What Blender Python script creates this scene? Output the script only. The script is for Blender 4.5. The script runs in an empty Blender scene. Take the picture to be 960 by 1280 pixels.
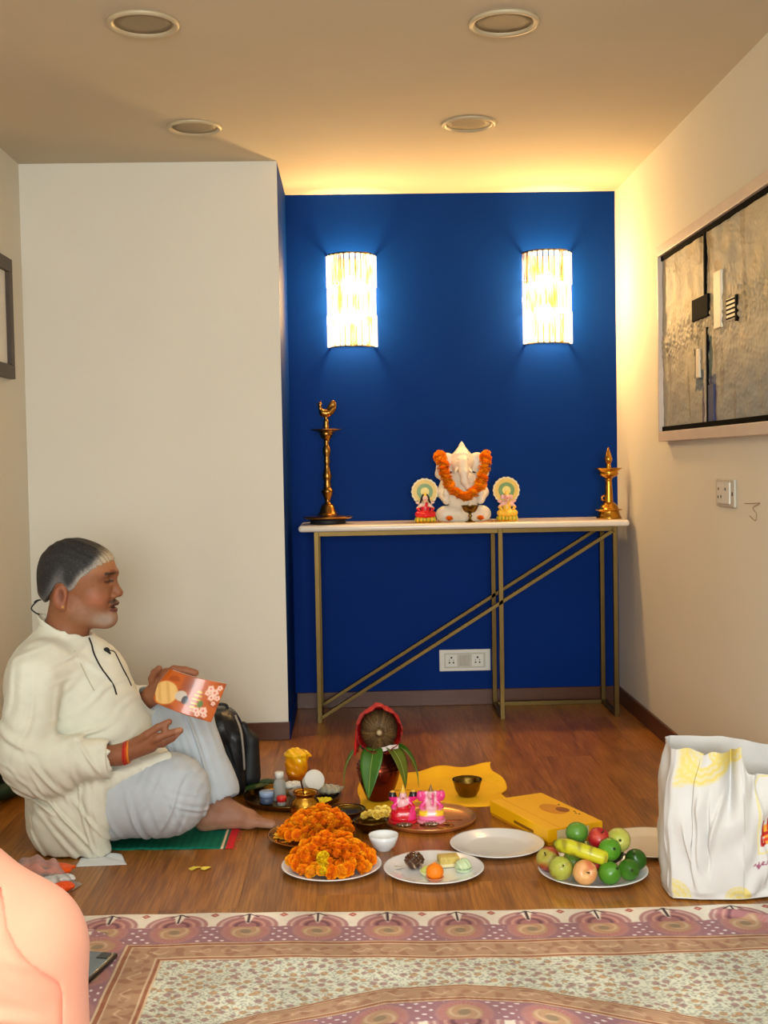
import bpy, bmesh, math, random
import numpy as np
from mathutils import Vector, Matrix

random.seed(7)
rng = np.random.default_rng(7)
scene = bpy.context.scene
C = scene.collection
PI = math.pi

# ------------------------------------------------------------------ camera, light, exposure
HC = 1.074
def cam_axes(pitch, roll, yaw):
    fwd = np.array([math.sin(yaw)*math.cos(pitch), math.cos(yaw)*math.cos(pitch), -math.sin(pitch)])
    right = np.array([math.cos(yaw), -math.sin(yaw), 0.0]); up = np.cross(right, fwd)
    return right*math.cos(roll)+up*math.sin(roll), -right*math.sin(roll)+up*math.cos(roll), fwd
_r, _u, _f = cam_axes(.0415, -.0179, .0252)
cam = bpy.data.cameras.new('camera'); camo = bpy.data.objects.new('camera', cam); C.objects.link(camo)
cam.sensor_fit = 'VERTICAL'; cam.sensor_height = 36; cam.lens = 1509/1280*36; cam.clip_start = .05
camo.matrix_world = Matrix(((_r[0], _u[0], -_f[0], 0), (_r[1], _u[1], -_f[1], 0), (_r[2], _u[2], -_f[2], HC), (0, 0, 0, 1)))
scene.camera = camo
world = bpy.data.worlds.new('world'); scene.world = world; world.use_nodes = True
world.node_tree.nodes['Background'].inputs[0].default_value = (.9, .95, 1, 1)
world.node_tree.nodes['Background'].inputs[1].default_value = .05
scene.view_settings.view_transform = 'Standard'; scene.view_settings.look = 'None'
scene.view_settings.gamma = 1; scene.view_settings.use_curve_mapping = False
scene.view_settings.exposure = 0.1
def area(name, loc, rot, size, power, color, shape='DISK', size_y=None, spread=PI):
    l = bpy.data.lights.new(name, 'AREA'); l.energy = power; l.color = color; l.shape = shape; l.size = size; l.spread = spread
    if size_y: l.size_y = size_y
    o = bpy.data.objects.new(name, l); C.objects.link(o); o.location = loc; o.rotation_euler = rot
    return o
# the room's lit ceiling downlights stand behind the camera; the four in view are switched off
DOWN = 5.6; DOWNC = (.95, 1.0, .96)
for x in (-.85, -.05, .75):
    for y in (1.35, -.1, -1.5):
        area('ceiling_lamp_light', (x, y, 2.215), (0, 0, 0), .16, DOWN, DOWNC, spread=math.radians(150))
# daylight window in the wall behind the camera
area('window_light', (.1, -2.36, 1.25), (math.radians(90), 0, 0), 1.9, 46.0, (.93, 1.0, .99), 'RECTANGLE', 1.3, math.radians(90))
SCONCE_W = 20.0; SCONCE_C = (1.0, .64, .26)

# ------------------------------------------------------------------ helpers
def lin(c):
    c = np.asarray(c, float)/255.0
    return np.where(c <= .04045, c/12.92, ((c+.055)/1.055)**2.4)
def lin4(c): return tuple(lin(c))+(1.0,)

def pm(name, rgb, rough=.5, metal=0., var=.08, vscale=12., bump=0., bscale=60., spec=.5, coat=0., trans=0., attr=False,
       sss=0., emit=0., sheen=0., coord='OBJ', ior=1.45, stretch=None, alpha=1.):
    m = bpy.data.materials.new(name); m.use_nodes = True
    nt = m.node_tree; N = nt.nodes; L = nt.links
    b = N['Principled BSDF']
    b.inputs['Roughness'].default_value = rough; b.inputs['Metallic'].default_value = metal
    b.inputs['Specular IOR Level'].default_value = spec; b.inputs['Coat Weight'].default_value = coat
    b.inputs['Transmission Weight'].default_value = trans; b.inputs['IOR'].default_value = ior
    b.inputs['Alpha'].default_value = alpha
    if sheen: b.inputs['Sheen Weight'].default_value = sheen
    if sss:
        b.inputs['Subsurface Weight'].default_value = sss; b.inputs['Subsurface Radius'].default_value = (.012, .006, .004); b.inputs['Subsurface Scale'].default_value = 1.0
    if coord == 'OBJ':
        vec = N.new('ShaderNodeTexCoord').outputs['Object']
    else:
        vec = N.new('ShaderNodeNewGeometry').outputs['Position']
    if stretch:
        mp = N.new('ShaderNodeMapping'); mp.inputs['Scale'].default_value = stretch; L.new(vec, mp.inputs[0]); vec = mp.outputs[0]
    if attr:
        a = N.new('ShaderNodeAttribute'); a.attribute_name = 'Col'; base = a.outputs['Color']
    else:
        r = N.new('ShaderNodeRGB'); r.outputs[0].default_value = lin4(rgb); base = r.outputs[0]
    if var > 0:
        nz = N.new('ShaderNodeTexNoise'); nz.inputs['Scale'].default_value = vscale; nz.inputs['Detail'].default_value = 4
        L.new(vec, nz.inputs['Vector'])
        mr = N.new('ShaderNodeMapRange'); mr.inputs[3].default_value = 1-var; mr.inputs[4].default_value = 1+var; mr.inputs[1].default_value = .25; mr.inputs[2].default_value = .75
        L.new(nz.outputs['Fac'], mr.inputs[0])
        mx = N.new('ShaderNodeMix'); mx.data_type = 'RGBA'; mx.blend_type = 'MULTIPLY'; mx.inputs[0].default_value = 1
        L.new(base, mx.inputs[6]); L.new(mr.outputs[0], mx.inputs[7]); base = mx.outputs[2]
    L.new(base, b.inputs['Base Color'])
    if emit:
        L.new(base, b.inputs['Emission Color']); b.inputs['Emission Strength'].default_value = emit
    if bump > 0:
        nb = N.new('ShaderNodeTexNoise'); nb.inputs['Scale'].default_value = bscale; nb.inputs['Detail'].default_value = 3
        L.new(vec, nb.inputs['Vector'])
        bp = N.new('ShaderNodeBump'); bp.inputs['Strength'].default_value = bump; bp.inputs['Distance'].default_value = .004
        L.new(nb.outputs['Fac'], bp.inputs['Height']); L.new(bp.outputs[0], b.inputs['Normal'])
    return m

def mesh_np(name, V, F, smooth=True, col=None):
    me = bpy.data.meshes.new(name)
    V = np.asarray(V, np.float32)
    if isinstance(F, np.ndarray) and F.ndim == 2:
        n, k = F.shape
        me.vertices.add(len(V)); me.vertices.foreach_set('co', V.ravel())
        me.loops.add(n*k); me.loops.foreach_set('vertex_index', F.astype(np.int32).ravel())
        me.polygons.add(n); me.polygons.foreach_set('loop_start', (np.arange(n)*k).astype(np.int32))
        try: me.polygons.foreach_set('loop_total', np.full(n, k, np.int32))
        except Exception: pass
        me.update(calc_edges=True); me.validate()
    else:
        me.from_pydata([tuple(map(float, v)) for v in V], [], [tuple(f) for f in F]); me.update()
    if smooth and len(me.polygons):
        me.polygons.foreach_set('use_smooth', np.ones(len(me.polygons), bool))
    if col is not None:
        setcol(me, col)
    return me

def setcol(me, col):
    a = me.color_attributes.new('Col', 'FLOAT_COLOR', 'POINT')
    c = np.ones((len(me.vertices), 4), np.float32); c[:, :3] = lin(col)
    a.data.foreach_set('color', c.ravel())

def obj(name, me, mat=None, parent=None, loc=None, rot=None):
    o = bpy.data.objects.new(name, me); C.objects.link(o)
    if mat is not None and len(me.materials) == 0: me.materials.append(mat)
    if parent is not None: o.parent = parent
    if loc is not None: o.location = loc
    if rot is not None: o.rotation_euler = rot
    return o
def tag(o, label=None, cat=None, group=None, kind=None):
    if label: o['label'] = label
    if cat: o['category'] = cat
    if group: o['group'] = group
    if kind: o['kind'] = kind
    return o
def thing(name, label, cat, loc=(0, 0, 0), rotz=0., group=None):
    o = bpy.data.objects.new(name, None); C.objects.link(o); o.location = loc; o.rotation_euler = (0, 0, rotz)
    o.empty_display_size = .05
    return tag(o, label, cat, group)
def struct(name, me, mat, label=None):
    o = obj(name, me, mat); o['kind'] = 'structure'
    if label: o['label'] = label
    return o

def bm_mesh(bm, name='mesh', smooth=False):
    me = bpy.data.meshes.new(name); bm.to_mesh(me); bm.free()
    if smooth: me.polygons.foreach_set('use_smooth', np.ones(len(me.polygons), bool))
    return me
def box(lo, hi, bevel=0., seg=2, smooth=False):
    bm = bmesh.new(); bmesh.ops.create_cube(bm, size=1)
    for v in bm.verts:
        v.co = Vector([lo[i]+(v.co[i]+.5)*(hi[i]-lo[i]) for i in range(3)])
    if bevel > 0:
        bmesh.ops.bevel(bm, geom=bm.edges[:], offset=bevel, segments=seg, profile=.5, affect='EDGES', clamp_overlap=True)
    return bm_mesh(bm, 'box', smooth)
def bar(a, b, w, h, bevel=.001, up=(0, 0, 1)):
    """square bar from a to b"""
    a = Vector(a); b = Vector(b); d = (b-a); L_ = d.length; z = d.normalized(); u = Vector(up)
    if abs(z.dot(u)) > .98: u = Vector((0, 1, 0))
    x = u.cross(z).normalized(); y = z.cross(x)
    me = box((-w/2, -h/2, 0), (w/2, h/2, L_), bevel, 1)
    m = Matrix(((x.x, y.x, z.x, a.x), (x.y, y.y, z.y, a.y), (x.z, y.z, z.z, a.z), (0, 0, 0, 1)))
    me.transform(m); return me
def lathe(prof, seg=40, smooth=True, cap=True):
    prof = [(max(r, 0.0), z) for r, z in prof]
    V = []; F = []
    for r, z in prof:
        for k in range(seg):
            a = 2*PI*k/seg; V.append((r*math.cos(a), r*math.sin(a), z))
    for i in range(len(prof)-1):
        for k in range(seg):
            k2 = (k+1) % seg
            F.append((i*seg+k, i*seg+k2, (i+1)*seg+k2, (i+1)*seg+k))
    me = mesh_np('lathe', V, F, smooth)
    bm = bmesh.new(); bm.from_mesh(me); bmesh.ops.remove_doubles(bm, verts=bm.verts, dist=1e-6)
    bmesh.ops.recalc_face_normals(bm, faces=bm.faces); bm.to_mesh(me); bm.free()
    if smooth:
        me.polygons.foreach_set('use_smooth', np.ones(len(me.polygons), bool))
    return me
def smooth_path(pts, n=8):
    """Catmull-Rom through pts"""
    P = np.asarray(pts, float); P = np.vstack([2*P[0]-P[1], P, 2*P[-1]-P[-2]]); out = []
    for i in range(1, len(P)-2):
        for t in np.linspace(0, 1, n, endpoint=False):
            p0, p1, p2, p3 = P[i-1], P[i], P[i+1], P[i+2]
            out.append(.5*((2*p1)+(-p0+p2)*t+(2*p0-5*p1+4*p2-p3)*t*t+(-p0+3*p1-3*p2+p3)*t**3))
    out.append(P[-2]); return np.array(out)
def tube(pts, r, seg=8, closed=False):
    P = np.asarray(pts, float); n = len(P)
    R = np.full(n, r) if np.isscalar(r) else np.asarray(r, float)
    T = np.gradient(P, axis=0); T /= np.linalg.norm(T, axis=1)[:, None]+1e-12
    up = np.array([0, 0, 1.]) if abs(T[0][2]) < .9 else np.array([1., 0, 0])
    V = []; F = []
    x = np.cross(up, T[0]); x /= np.linalg.norm(x)
    for i in range(n):
        x = x-T[i]*(x@T[i]); x /= np.linalg.norm(x); y = np.cross(T[i], x)
        for k in range(seg):
            a = 2*PI*k/seg; V.append(P[i]+R[i]*(math.cos(a)*x+math.sin(a)*y))
    for i in range(n-1):
        for k in range(seg):
            k2 = (k+1) % seg; F.append((i*seg+k, i*seg+k2, (i+1)*seg+k2, (i+1)*seg+k))
    if closed:
        for k in range(seg):
            k2 = (k+1) % seg; F.append(((n-1)*seg+k, (n-1)*seg+k2, k2, k))
    else:
        F.append(tuple(range(seg))[::-1]); F.append(tuple((n-1)*seg+k for k in range(seg)))
    return mesh_np('tube', V, F, True)
def grid_sheet(nx, ny, fn, colfn=None, thick=0.):
    """fn(u,v)->(n,3) arrays, u,v in 0..1"""
    u, v = np.meshgrid(np.linspace(0, 1, nx), np.linspace(0, 1, ny), indexing='ij')
    V = fn(u.ravel(), v.ravel()); i, j = np.meshgrid(np.arange(nx-1), np.arange(ny-1), indexing='ij')
    a = (i*ny+j).ravel(); F = np.stack([a, a+ny, a+ny+1, a+1], 1)
    col = colfn(u.ravel(), v.ravel()) if colfn is not None else None
    me = mesh_np('sheet', V, F, True, col)
    if thick:
        solidify(me, thick)
    return me
def solidify(me, t):
    """give a sheet thickness: offset copy along the normals, walls along the border"""
    V = verts_of(me); n = len(V)
    F = np.zeros(len(me.loops), np.int32); me.loops.foreach_get('vertex_index', F); F = F.reshape(-1, 4)
    fn = np.cross(V[F[:, 2]]-V[F[:, 0]], V[F[:, 3]]-V[F[:, 1]]); N_ = np.zeros_like(V)
    for k in range(4): np.add.at(N_, F[:, k], fn)
    N_ /= np.linalg.norm(N_, axis=1)[:, None]+1e-12
    E_ = np.concatenate([F[:, [k, (k+1) % 4]] for k in range(4)]); key = np.sort(E_, 1); _, inv, cnt = np.unique(key, axis=0, return_inverse=True, return_counts=True)
    B_ = E_[cnt[inv.ravel()] == 1]
    F2 = np.concatenate([F, F[:, ::-1]+n, np.stack([B_[:, 1], B_[:, 0], B_[:, 0]+n, B_[:, 1]+n], 1)])
    col = None
    if 'Col' in me.color_attributes:
        col = np.zeros(n*4, np.float32); me.color_attributes['Col'].data.foreach_get('color', col); col = col.reshape(-1, 4)
    me.clear_geometry()
    m2 = mesh_np('tmp', np.concatenate([V, V-N_*t]), F2, True)
    bm = bmesh.new(); bm.from_mesh(m2); bm.to_mesh(me); bm.free(); bpy.data.meshes.remove(m2)
    if col is not None:
        at = me.color_attributes.get('Col') or me.color_attributes.new('Col', 'FLOAT_COLOR', 'POINT'); at.data.foreach_set('color', np.concatenate([col, col]).ravel())
def prism(poly, z0, z1, bevel=0.):
    bm = bmesh.new(); vs = [bm.verts.new((x, y, z0)) for x, y in poly]; f = bm.faces.new(vs)
    r = bmesh.ops.extrude_face_region(bm, geom=[f])
    for e in r['geom']:
        if isinstance(e, bmesh.types.BMVert): e.co.z = z1
    bmesh.ops.recalc_face_normals(bm, faces=bm.faces)
    if bevel: bmesh.ops.bevel(bm, geom=bm.edges[:], offset=bevel, segments=1, affect='EDGES', clamp_overlap=True)
    return bm_mesh(bm, 'prism')
def join_me(meshes):
    bm = bmesh.new()
    for m in meshes: bm.from_mesh(m)
    return bm_mesh(bm, 'joined', True)
def text_mesh(s, size, depth=.0004, shear=0.):
    cu = bpy.data.curves.new('t', 'FONT'); cu.body = s; cu.size = size; cu.extrude = depth; cu.shear = shear; cu.align_x = 'LEFT'
    o = bpy.data.objects.new('t', cu); C.objects.link(o); dg = bpy.context.evaluated_depsgraph_get()
    me = bpy.data.meshes.new_from_object(o.evaluated_get(dg)); bpy.data.objects.remove(o); bpy.data.curves.remove(cu)
    return me

# ---- implicit surfaces: smooth unions of capsules and ellipsoids meshed by surface nets
class Sdf:
    def __init__(s, lo, hi, h):
        s.lo = np.array(lo, np.float32); s.h = h
        s.n = (np.ceil((np.array(hi)-np.array(lo))/h)+1).astype(int)
        s.v = np.full(s.n, .2, np.float32)
    def _sub(s, lo, hi, pad):
        a = np.clip(np.floor((np.array(lo)-pad-s.lo)/s.h).astype(int), 0, s.n-1); b = np.clip(np.ceil((np.array(hi)+pad-s.lo)/s.h).astype(int)+1, 1, s.n)
        sl = tuple(slice(a[i], b[i]) for i in range(3))
        ax = [(s.lo[i]+np.arange(a[i], b[i])*s.h).astype(np.float32) for i in range(3)]
        return sl, ax[0][:, None, None], ax[1][None, :, None], ax[2][None, None, :]
    def _mix(s, sl, d, k, op):
        o = s.v[sl]
        if op == 'add':
            if k > 0:
                hh = np.clip(.5+.5*(o-d)/k, 0, 1); s.v[sl] = o*(1-hh)+d*hh-k*hh*(1-hh)
            else: s.v[sl] = np.minimum(o, d)
        else:
            d = -d
            if k > 0:
                hh = np.clip(.5-.5*(o-d)/k, 0, 1); s.v[sl] = o*(1-hh)+d*hh+k*hh*(1-hh)
            else: s.v[sl] = np.maximum(o, d)
    def cap(s, a, b, ra, rb, k=.02, op='add', sq=(1, 1, 1)):
        a = np.array(a, np.float32); b = np.array(b, np.float32); r = max(ra, rb)
        sl, X, Y, Z = s._sub(np.minimum(a, b)-r/min(sq), np.maximum(a, b)+r/min(sq), k+3*s.h)
        d = b-a; L2 = float(d@d)+1e-12
        t = np.clip(((X-a[0])*d[0]+(Y-a[1])*d[1]+(Z-a[2])*d[2])/L2, 0, 1)
        D = np.sqrt(((X-a[0]-t*d[0])*sq[0])**2+((Y-a[1]-t*d[1])*sq[1])**2+((Z-a[2]-t*d[2])*sq[2])**2)-(ra+t*(rb-ra))
        s._mix(sl, D, k, op); return s
    def chain(s, pts, rs, k=.02):
        for i in range(len(pts)-1): s.cap(pts[i], pts[i+1], rs[i], rs[i+1], k)
        return s
    def ell(s, c, r, k=.02, op='add', rot=None):
        c = np.array(c, np.float32); r = np.array(r, np.float32); m = float(r.max())
        ext = r if rot is None else np.array([m]*3)
        sl, X, Y, Z = s._sub(c-ext, c+ext, k+3*s.h)
        x, y, z = X-c[0], Y-c[1], Z-c[2]
        if rot is not None:
            M_ = np.array(rot, np.float32)
            x, y, z = (M_[0, 0]*x+M_[1, 0]*y+M_[2, 0]*z), (M_[0, 1]*x+M_[1, 1]*y+M_[2, 1]*z), (M_[0, 2]*x+M_[1, 2]*y+M_[2, 2]*z)
        k0 = np.sqrt((x/r[0])**2+(y/r[1])**2+(z/r[2])**2); k1 = np.sqrt((x/r[0]**2)**2+(y/r[1]**2)**2+(z/r[2]**2)**2)+1e-9
        s._mix(sl, k0*(k0-1)/k1, k, op); return s
    def rbox(s, lo, hi, rad, k=.01, op='add'):
        lo = np.array(lo, np.float32); hi = np.array(hi, np.float32); c = (lo+hi)/2; e = (hi-lo)/2-rad
        sl, X, Y, Z = s._sub(lo, hi, k+3*s.h)
        qx, qy, qz = np.abs(X-c[0])-e[0], np.abs(Y-c[1])-e[1], np.abs(Z-c[2])-e[2]
        D = np.sqrt(np.maximum(qx, 0)**2+np.maximum(qy, 0)**2+np.maximum(qz, 0)**2)+np.minimum(np.maximum(qx, np.maximum(qy, qz)), 0)-rad
        s._mix(sl, D, k, op); return s
    def axes(s):
        return [(s.lo[i]+np.arange(s.n[i])*s.h).astype(np.float32).reshape([-1 if j == i else 1 for j in range(3)]) for i in range(3)]
    def folds(s, c, sig, d, wl, amp, ph=0., warp=0.):
        sig = np.array(sig if np.ndim(sig) else [sig]*3, np.float32)
        sl, X, Y, Z = s._sub(np.array(c)-2.4*sig, np.array(c)+2.4*sig, 0)
        d = np.array(d, float); d /= np.linalg.norm(d)
        w = np.exp(-.5*(((X-c[0])/sig[0])**2+((Y-c[1])/sig[1])**2+((Z-c[2])/sig[2])**2))
        q = (X-c[0])*d[0]+(Y-c[1])*d[1]+(Z-c[2])*d[2]
        if warp: q = q+warp*np.sin((X*17+Z*23+Y*11))
        p = np.sin(q*2*PI/wl+ph); mod = .55+.45*np.sin(q*2*PI/(wl*2.7)+X*21+Y*13+Z*9+ph*3)
        ws = (.35*p-np.maximum(p, 0)**3)*mod if amp > .0025 else p
        s.v[sl] += (amp*w*ws).astype(np.float32); return s
    def mesh(s, name='sdf'):
        v = s.v; S = v < 0
        n0, n1, n2 = s.n
        cnt = np.zeros((n0-1, n1-1, n2-1), np.int8)
        offs = [(i, j, k) for i in (0, 1) for j in (0, 1) for k in (0, 1)]
        for (i, j, k) in offs: cnt += S[i:n0-1+i, j:n1-1+j, k:n2-1+k]
        idx = np.argwhere((cnt > 0) & (cnt < 8))
        ids = np.full((n0-1, n1-1, n2-1), -1, np.int32); ids[idx[:, 0], idx[:, 1], idx[:, 2]] = np.arange(len(idx))
        cv = np.stack([v[idx[:, 0]+o[0], idx[:, 1]+o[1], idx[:, 2]+o[2]] for o in offs], 1)
        acc = np.zeros((len(idx), 3), np.float32); num = np.zeros(len(idx), np.float32)
        for a in range(8):
            for b in range(a+1, 8):
                if sum(abs(offs[a][q]-offs[b][q]) for q in range(3)) != 1: continue
                va, vb = cv[:, a], cv[:, b]; m = (va < 0) != (vb < 0)
                t = np.where(m, va/(va-vb+1e-20), 0)
                p = np.array(offs[a], np.float32)[None]+t[:, None]*(np.array(offs[b], np.float32)-np.array(offs[a], np.float32))[None]
                acc += np.where(m[:, None], p, 0); num += m
        V = s.lo+(idx+acc/num[:, None])*s.h
        Fs = []
        for ax in range(3):
            o1, o2 = [(1, 2), (2, 0), (0, 1)][ax]
            A = [slice(None)]*3; B = [slice(None)]*3; A[ax] = slice(0, -1); B[ax] = slice(1, None)
            ch = S[tuple(A)] != S[tuple(B)]
            e = np.argwhere(ch)
            e = e[(e[:, o1] > 0) & (e[:, o2] > 0) & (e[:, o1] < s.n[o1]-1) & (e[:, o2] < s.n[o2]-1)]
            ins = S[e[:, 0], e[:, 1], e[:, 2]]
            def cell(d1, d2):
                q = e.copy(); q[:, o1] -= d1; q[:, o2] -= d2; return ids[q[:, 0], q[:, 1], q[:, 2]]
            q = np.stack([cell(1, 1), cell(0, 1), cell(0, 0), cell(1, 0)], 1)
            q[~ins] = q[~ins][:, ::-1]
            Fs.append(q)
        F = np.concatenate(Fs); F = F[(F >= 0).all(1)]
        s.V = V
        return mesh_np(name, V, F, True)
def verts_of(me):
    V = np.zeros(len(me.vertices)*3, np.float32); me.vertices.foreach_get('co', V); return V.reshape(-1, 3)
def ss(a, b, x):
    t = np.clip((x-a)/(b-a), 0, 1); return t*t*(3-2*t)
def blend(col, c, w):
    return col*(1-w[:, None])+np.array(c, float)[None]*w[:, None]
def roty(a): c, s_ = math.cos(a), math.sin(a); return [[c, 0, s_], [0, 1, 0], [-s_, 0, c]]

# ------------------------------------------------------------------ materials
def floor_mat():
    m = bpy.data.materials.new('wood_laminate'); m.use_nodes = True; nt = m.node_tree; N = nt.nodes; L = nt.links
    b = N['Principled BSDF']
    g = N.new('ShaderNodeNewGeometry'); oi = N.new('ShaderNodeObjectInfo')
    off = N.new('ShaderNodeVectorMath'); off.operation = 'SCALE'; off.inputs[0].default_value = (3.1, 7.7, 0); L.new(oi.outputs['Random'], off.inputs['Scale'])
    add = N.new('ShaderNodeVectorMath'); add.operation = 'ADD'; L.new(g.outputs['Position'], add.inputs[0]); L.new(off.outputs[0], add.inputs[1])
    mp = N.new('ShaderNodeMapping'); mp.inputs['Scale'].default_value = (8, .9, 1); L.new(add.outputs[0], mp.inputs[0])
    n1 = N.new('ShaderNodeTexNoise'); n1.inputs['Scale'].default_value = 1.1; n1.inputs['Detail'].default_value = 3; n1.inputs['Distortion'].default_value = 1.6; L.new(mp.outputs[0], n1.inputs['Vector'])
    mu = N.new('ShaderNodeMath'); mu.operation = 'MULTIPLY'; mu.inputs[1].default_value = 13; L.new(n1.outputs['Fac'], mu.inputs[0])
    fr = N.new('ShaderNodeMath'); fr.operation = 'SINE'; L.new(mu.outputs[0], fr.inputs[0])
    mp2 = N.new('ShaderNodeMapping'); mp2.inputs['Scale'].default_value = (160, 7, 1); L.new(add.outputs[0], mp2.inputs[0])
    n2 = N.new('ShaderNodeTexNoise'); n2.inputs['Scale'].default_value = 1.; n2.inputs['Detail'].default_value = 5; L.new(mp2.outputs[0], n2.inputs['Vector'])
    mm = N.new('ShaderNodeMath'); mm.operation = 'MULTIPLY_ADD'; mm.inputs[1].default_value = .10; L.new(fr.outputs[0], mm.inputs[0]); L.new(n2.outputs['Fac'], mm.inputs[2])
    cr = N.new('ShaderNodeValToRGB'); e = cr.color_ramp.elements
    e[0].position = .25; e[0].color = lin4((114, 66, 18)); e[1].position = .75; e[1].color = lin4((178, 117, 44))
    q = e.new(.5); q.color = lin4((148, 91, 29))
    L.new(mm.outputs[0], cr.inputs[0])
    mr = N.new('ShaderNodeMapRange'); mr.inputs[3].default_value = .93; mr.inputs[4].default_value = 1.05; L.new(oi.outputs['Random'], mr.inputs[0])
    mx = N.new('ShaderNodeMix'); mx.data_type = 'RGBA'; mx.blend_type = 'MULTIPLY'; mx.inputs[0].default_value = 1
    L.new(cr.outputs[0], mx.inputs[6]); L.new(mr.outputs[0], mx.inputs[7]); L.new(mx.outputs[2], b.inputs['Base Color'])
    b.inputs['Roughness'].default_value = .3; b.inputs['Specular IOR Level'].default_value = .45
    bp = N.new('ShaderNodeBump'); bp.inputs['Strength'].default_value = .06; bp.inputs['Distance'].default_value = .002
    L.new(n2.outputs['Fac'], bp.inputs['Height']); L.new(bp.outputs[0], b.inputs['Normal'])
    return m
M = {}
M['wood'] = floor_mat()
M['cream'] = pm('cream_wall_paint', (226, 221, 206), .75, var=.02, vscale=3, bump=.08, bscale=90, spec=.25, coord='W')
M['ceil'] = pm('ceiling_paint', (202, 192, 170), .85, var=.03, vscale=2.5, bump=.06, bscale=60, spec=.2, coord='W')
M['blue'] = pm('royal_blue_paint', (0, 42, 116), .6, var=.05, vscale=3, bump=.1, bscale=45, spec=.08, coord='W')
M['base'] = pm('dark_wood_baseboard', (84, 44, 20), .35, var=.2, vscale=8, stretch=(1.5, 1.5, 30), coord='W')
M['brassbar'] = pm('antique_brass_metal', (104, 84, 48), .45, 1., var=.12, vscale=9)
M['marble'] = pm('cream_marble', (238, 226, 208), .22, var=.04, vscale=6, coat=.2)
M['brass'] = pm('polished_brass', (196, 142, 52), .24, 1., var=.16, vscale=25, bump=.05, bscale=50)
M['oldbrass'] = pm('aged_brass', (166, 118, 56), .3, 1., var=.25, vscale=30, bump=.1, bscale=60)
M['bronze'] = pm('dark_bronze', (122, 96, 44), .26, 1., var=.25, vscale=25)
M['copper'] = pm('dark_copper', (112, 46, 30), .25, .9, var=.2, vscale=14)
M['coppertray'] = pm('shiny_copper_brass', (232, 172, 112), .3, .85, var=.12, vscale=20)
M['steel'] = pm('steel', (170, 165, 155), .2, 1., var=.08)
M['porc'] = pm('white_porcelain', (236, 238, 240), .14, var=.01, coat=.4)
M['porcwarm'] = pm('ivory_porcelain', (230, 216, 194), .2, var=.02, coat=.3)
M['plastic_w'] = pm('white_plastic', (226, 224, 214), .35, var=.02)
M['plastic_g'] = pm('grey_plastic', (196, 192, 178), .4, var=.03)
M['dark'] = pm('black_hole', (14, 12, 10), .6, var=0)
M['black'] = pm('black_fabric', (18, 20, 24), .55, var=.2, vscale=40, bump=.2, bscale=300)
M['blackleather'] = pm('black_leather', (15, 18, 24), .38, var=.15, vscale=40, bump=.15, bscale=180)
M['attr'] = pm('painted_attribute', (0, 0, 0), .6, attr=True, var=.04, vscale=50)
M['attr_gloss'] = pm('painted_attribute_gloss', (0, 0, 0), .28, attr=True, var=.03, vscale=50, coat=.2)
M['clothattr'] = pm('printed_cotton', (0, 0, 0), .85, attr=True, var=.06, vscale=90, bump=.25, bscale=700, spec=.15)
M['skin'] = pm('skin', (0, 0, 0), .52, attr=True, var=.08, vscale=60, bump=.12, bscale=160, sss=.08, spec=.4)
M['kurta'] = pm('cream_cotton_kurta', (226, 226, 211), .85, var=.05, vscale=25, bump=.2, bscale=500, spec=.15, sheen=.1)
M['dhoti'] = pm('pale_grey_cotton', (188, 196, 204), .85, var=.05, vscale=25, bump=.2, bscale=500, spec=.15, sheen=.1)
M['peach'] = pm('peach_cotton', (230, 162, 134), .8, var=.04, vscale=18, bump=.15, bscale=500, spec=.15, sheen=.15)
M['mari'] = pm('marigold', (0, 0, 0), .7, attr=True, var=.15, vscale=300, spec=.2)
M['redcloth'] = pm('red_satin', (196, 26, 20), .5, var=.1, vscale=30, bump=.1, bscale=300)
M['yellowcloth'] = pm('yellow_cloth', (255, 196, 8), .75, var=.06, vscale=20, bump=.2, bscale=400)
M['leaf'] = pm('green_leaf', (58, 104, 26), .35, var=.2, vscale=30)
M['leafdark'] = pm('dark_leaf', (30, 62, 24), .35, var=.2, vscale=30)

# ------------------------------------------------------------------ the room
D, H, XL, XR, DP, XW = 5.266, 2.2305, -.269, 1.159, 4.676, -1.249
YB = -2.5
o = struct('floor', box((XW-.2, YB-.1, -.06), (XR+.2, D+.1, -.009)), M['wood'], 'brown wood laminate floor laid in long planks')
pw, pl = .19, 1.2
plank_full = box((.0002, .0002, -.0095), (pw-.0002, pl-.0002, 0), .0003, 1)
col = 0; x = XW
while x < XR-.01:
    y = D-(.35+.43*(col*7 % 5)/1.9) % pl; ys = [D]
    y0 = D-((col*.47) % 1.0)*pl-.12
    edges = [D]
    yy = y0
    while yy > .2: edges.append(yy); yy -= pl
    edges.append(.2)
    for a, b in zip(edges[:-1], edges[1:]):
        w_ = min(pw, XR-x)
        if abs((a-b)-pl) < 1e-4 and w_ == pw: me = plank_full
        else: me = box((.0002, .0002, -.0095), (w_-.0002, a-b-.0002, 0), .0003, 1)
        obj('plank', me, M['wood'], o, (x, b, 0))
    x += pw; col += 1
struct('ceiling', box((XW-.2, YB-.1, H), (XR+.2, D+.1, H+.1)), M['ceil'], 'plain cream painted ceiling')
struct('wall_back', box((XL-.02, D, -.05), (XR+.15, D+.12, H)), M['blue'], 'royal blue feature wall of the alcove')
wr = struct('wall_right', box((XR, YB, -.05), (XR+.15, D, H)), M['cream'], 'cream right wall')
struct('wall_left', box((XW-.15, YB, -.05), (XW, D, H)), M['cream'], 'cream left wall')
struct('wall_behind', box((XW-.15, YB-.12, -.05), (XR+.15, YB, H)), pm('low_bounce_brown', (96, 84, 72), .9))  # unseen wall, its dark brown made up to cut bounce onto the ceiling
pier = box((XW, DP, -.05), (XL, D+.1, H))
pier.materials.append(M['cream']); pier.materials.append(M['blue'])
for p in pier.polygons: p.material_index = 1 if p.normal.x > .5 else 0
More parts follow.
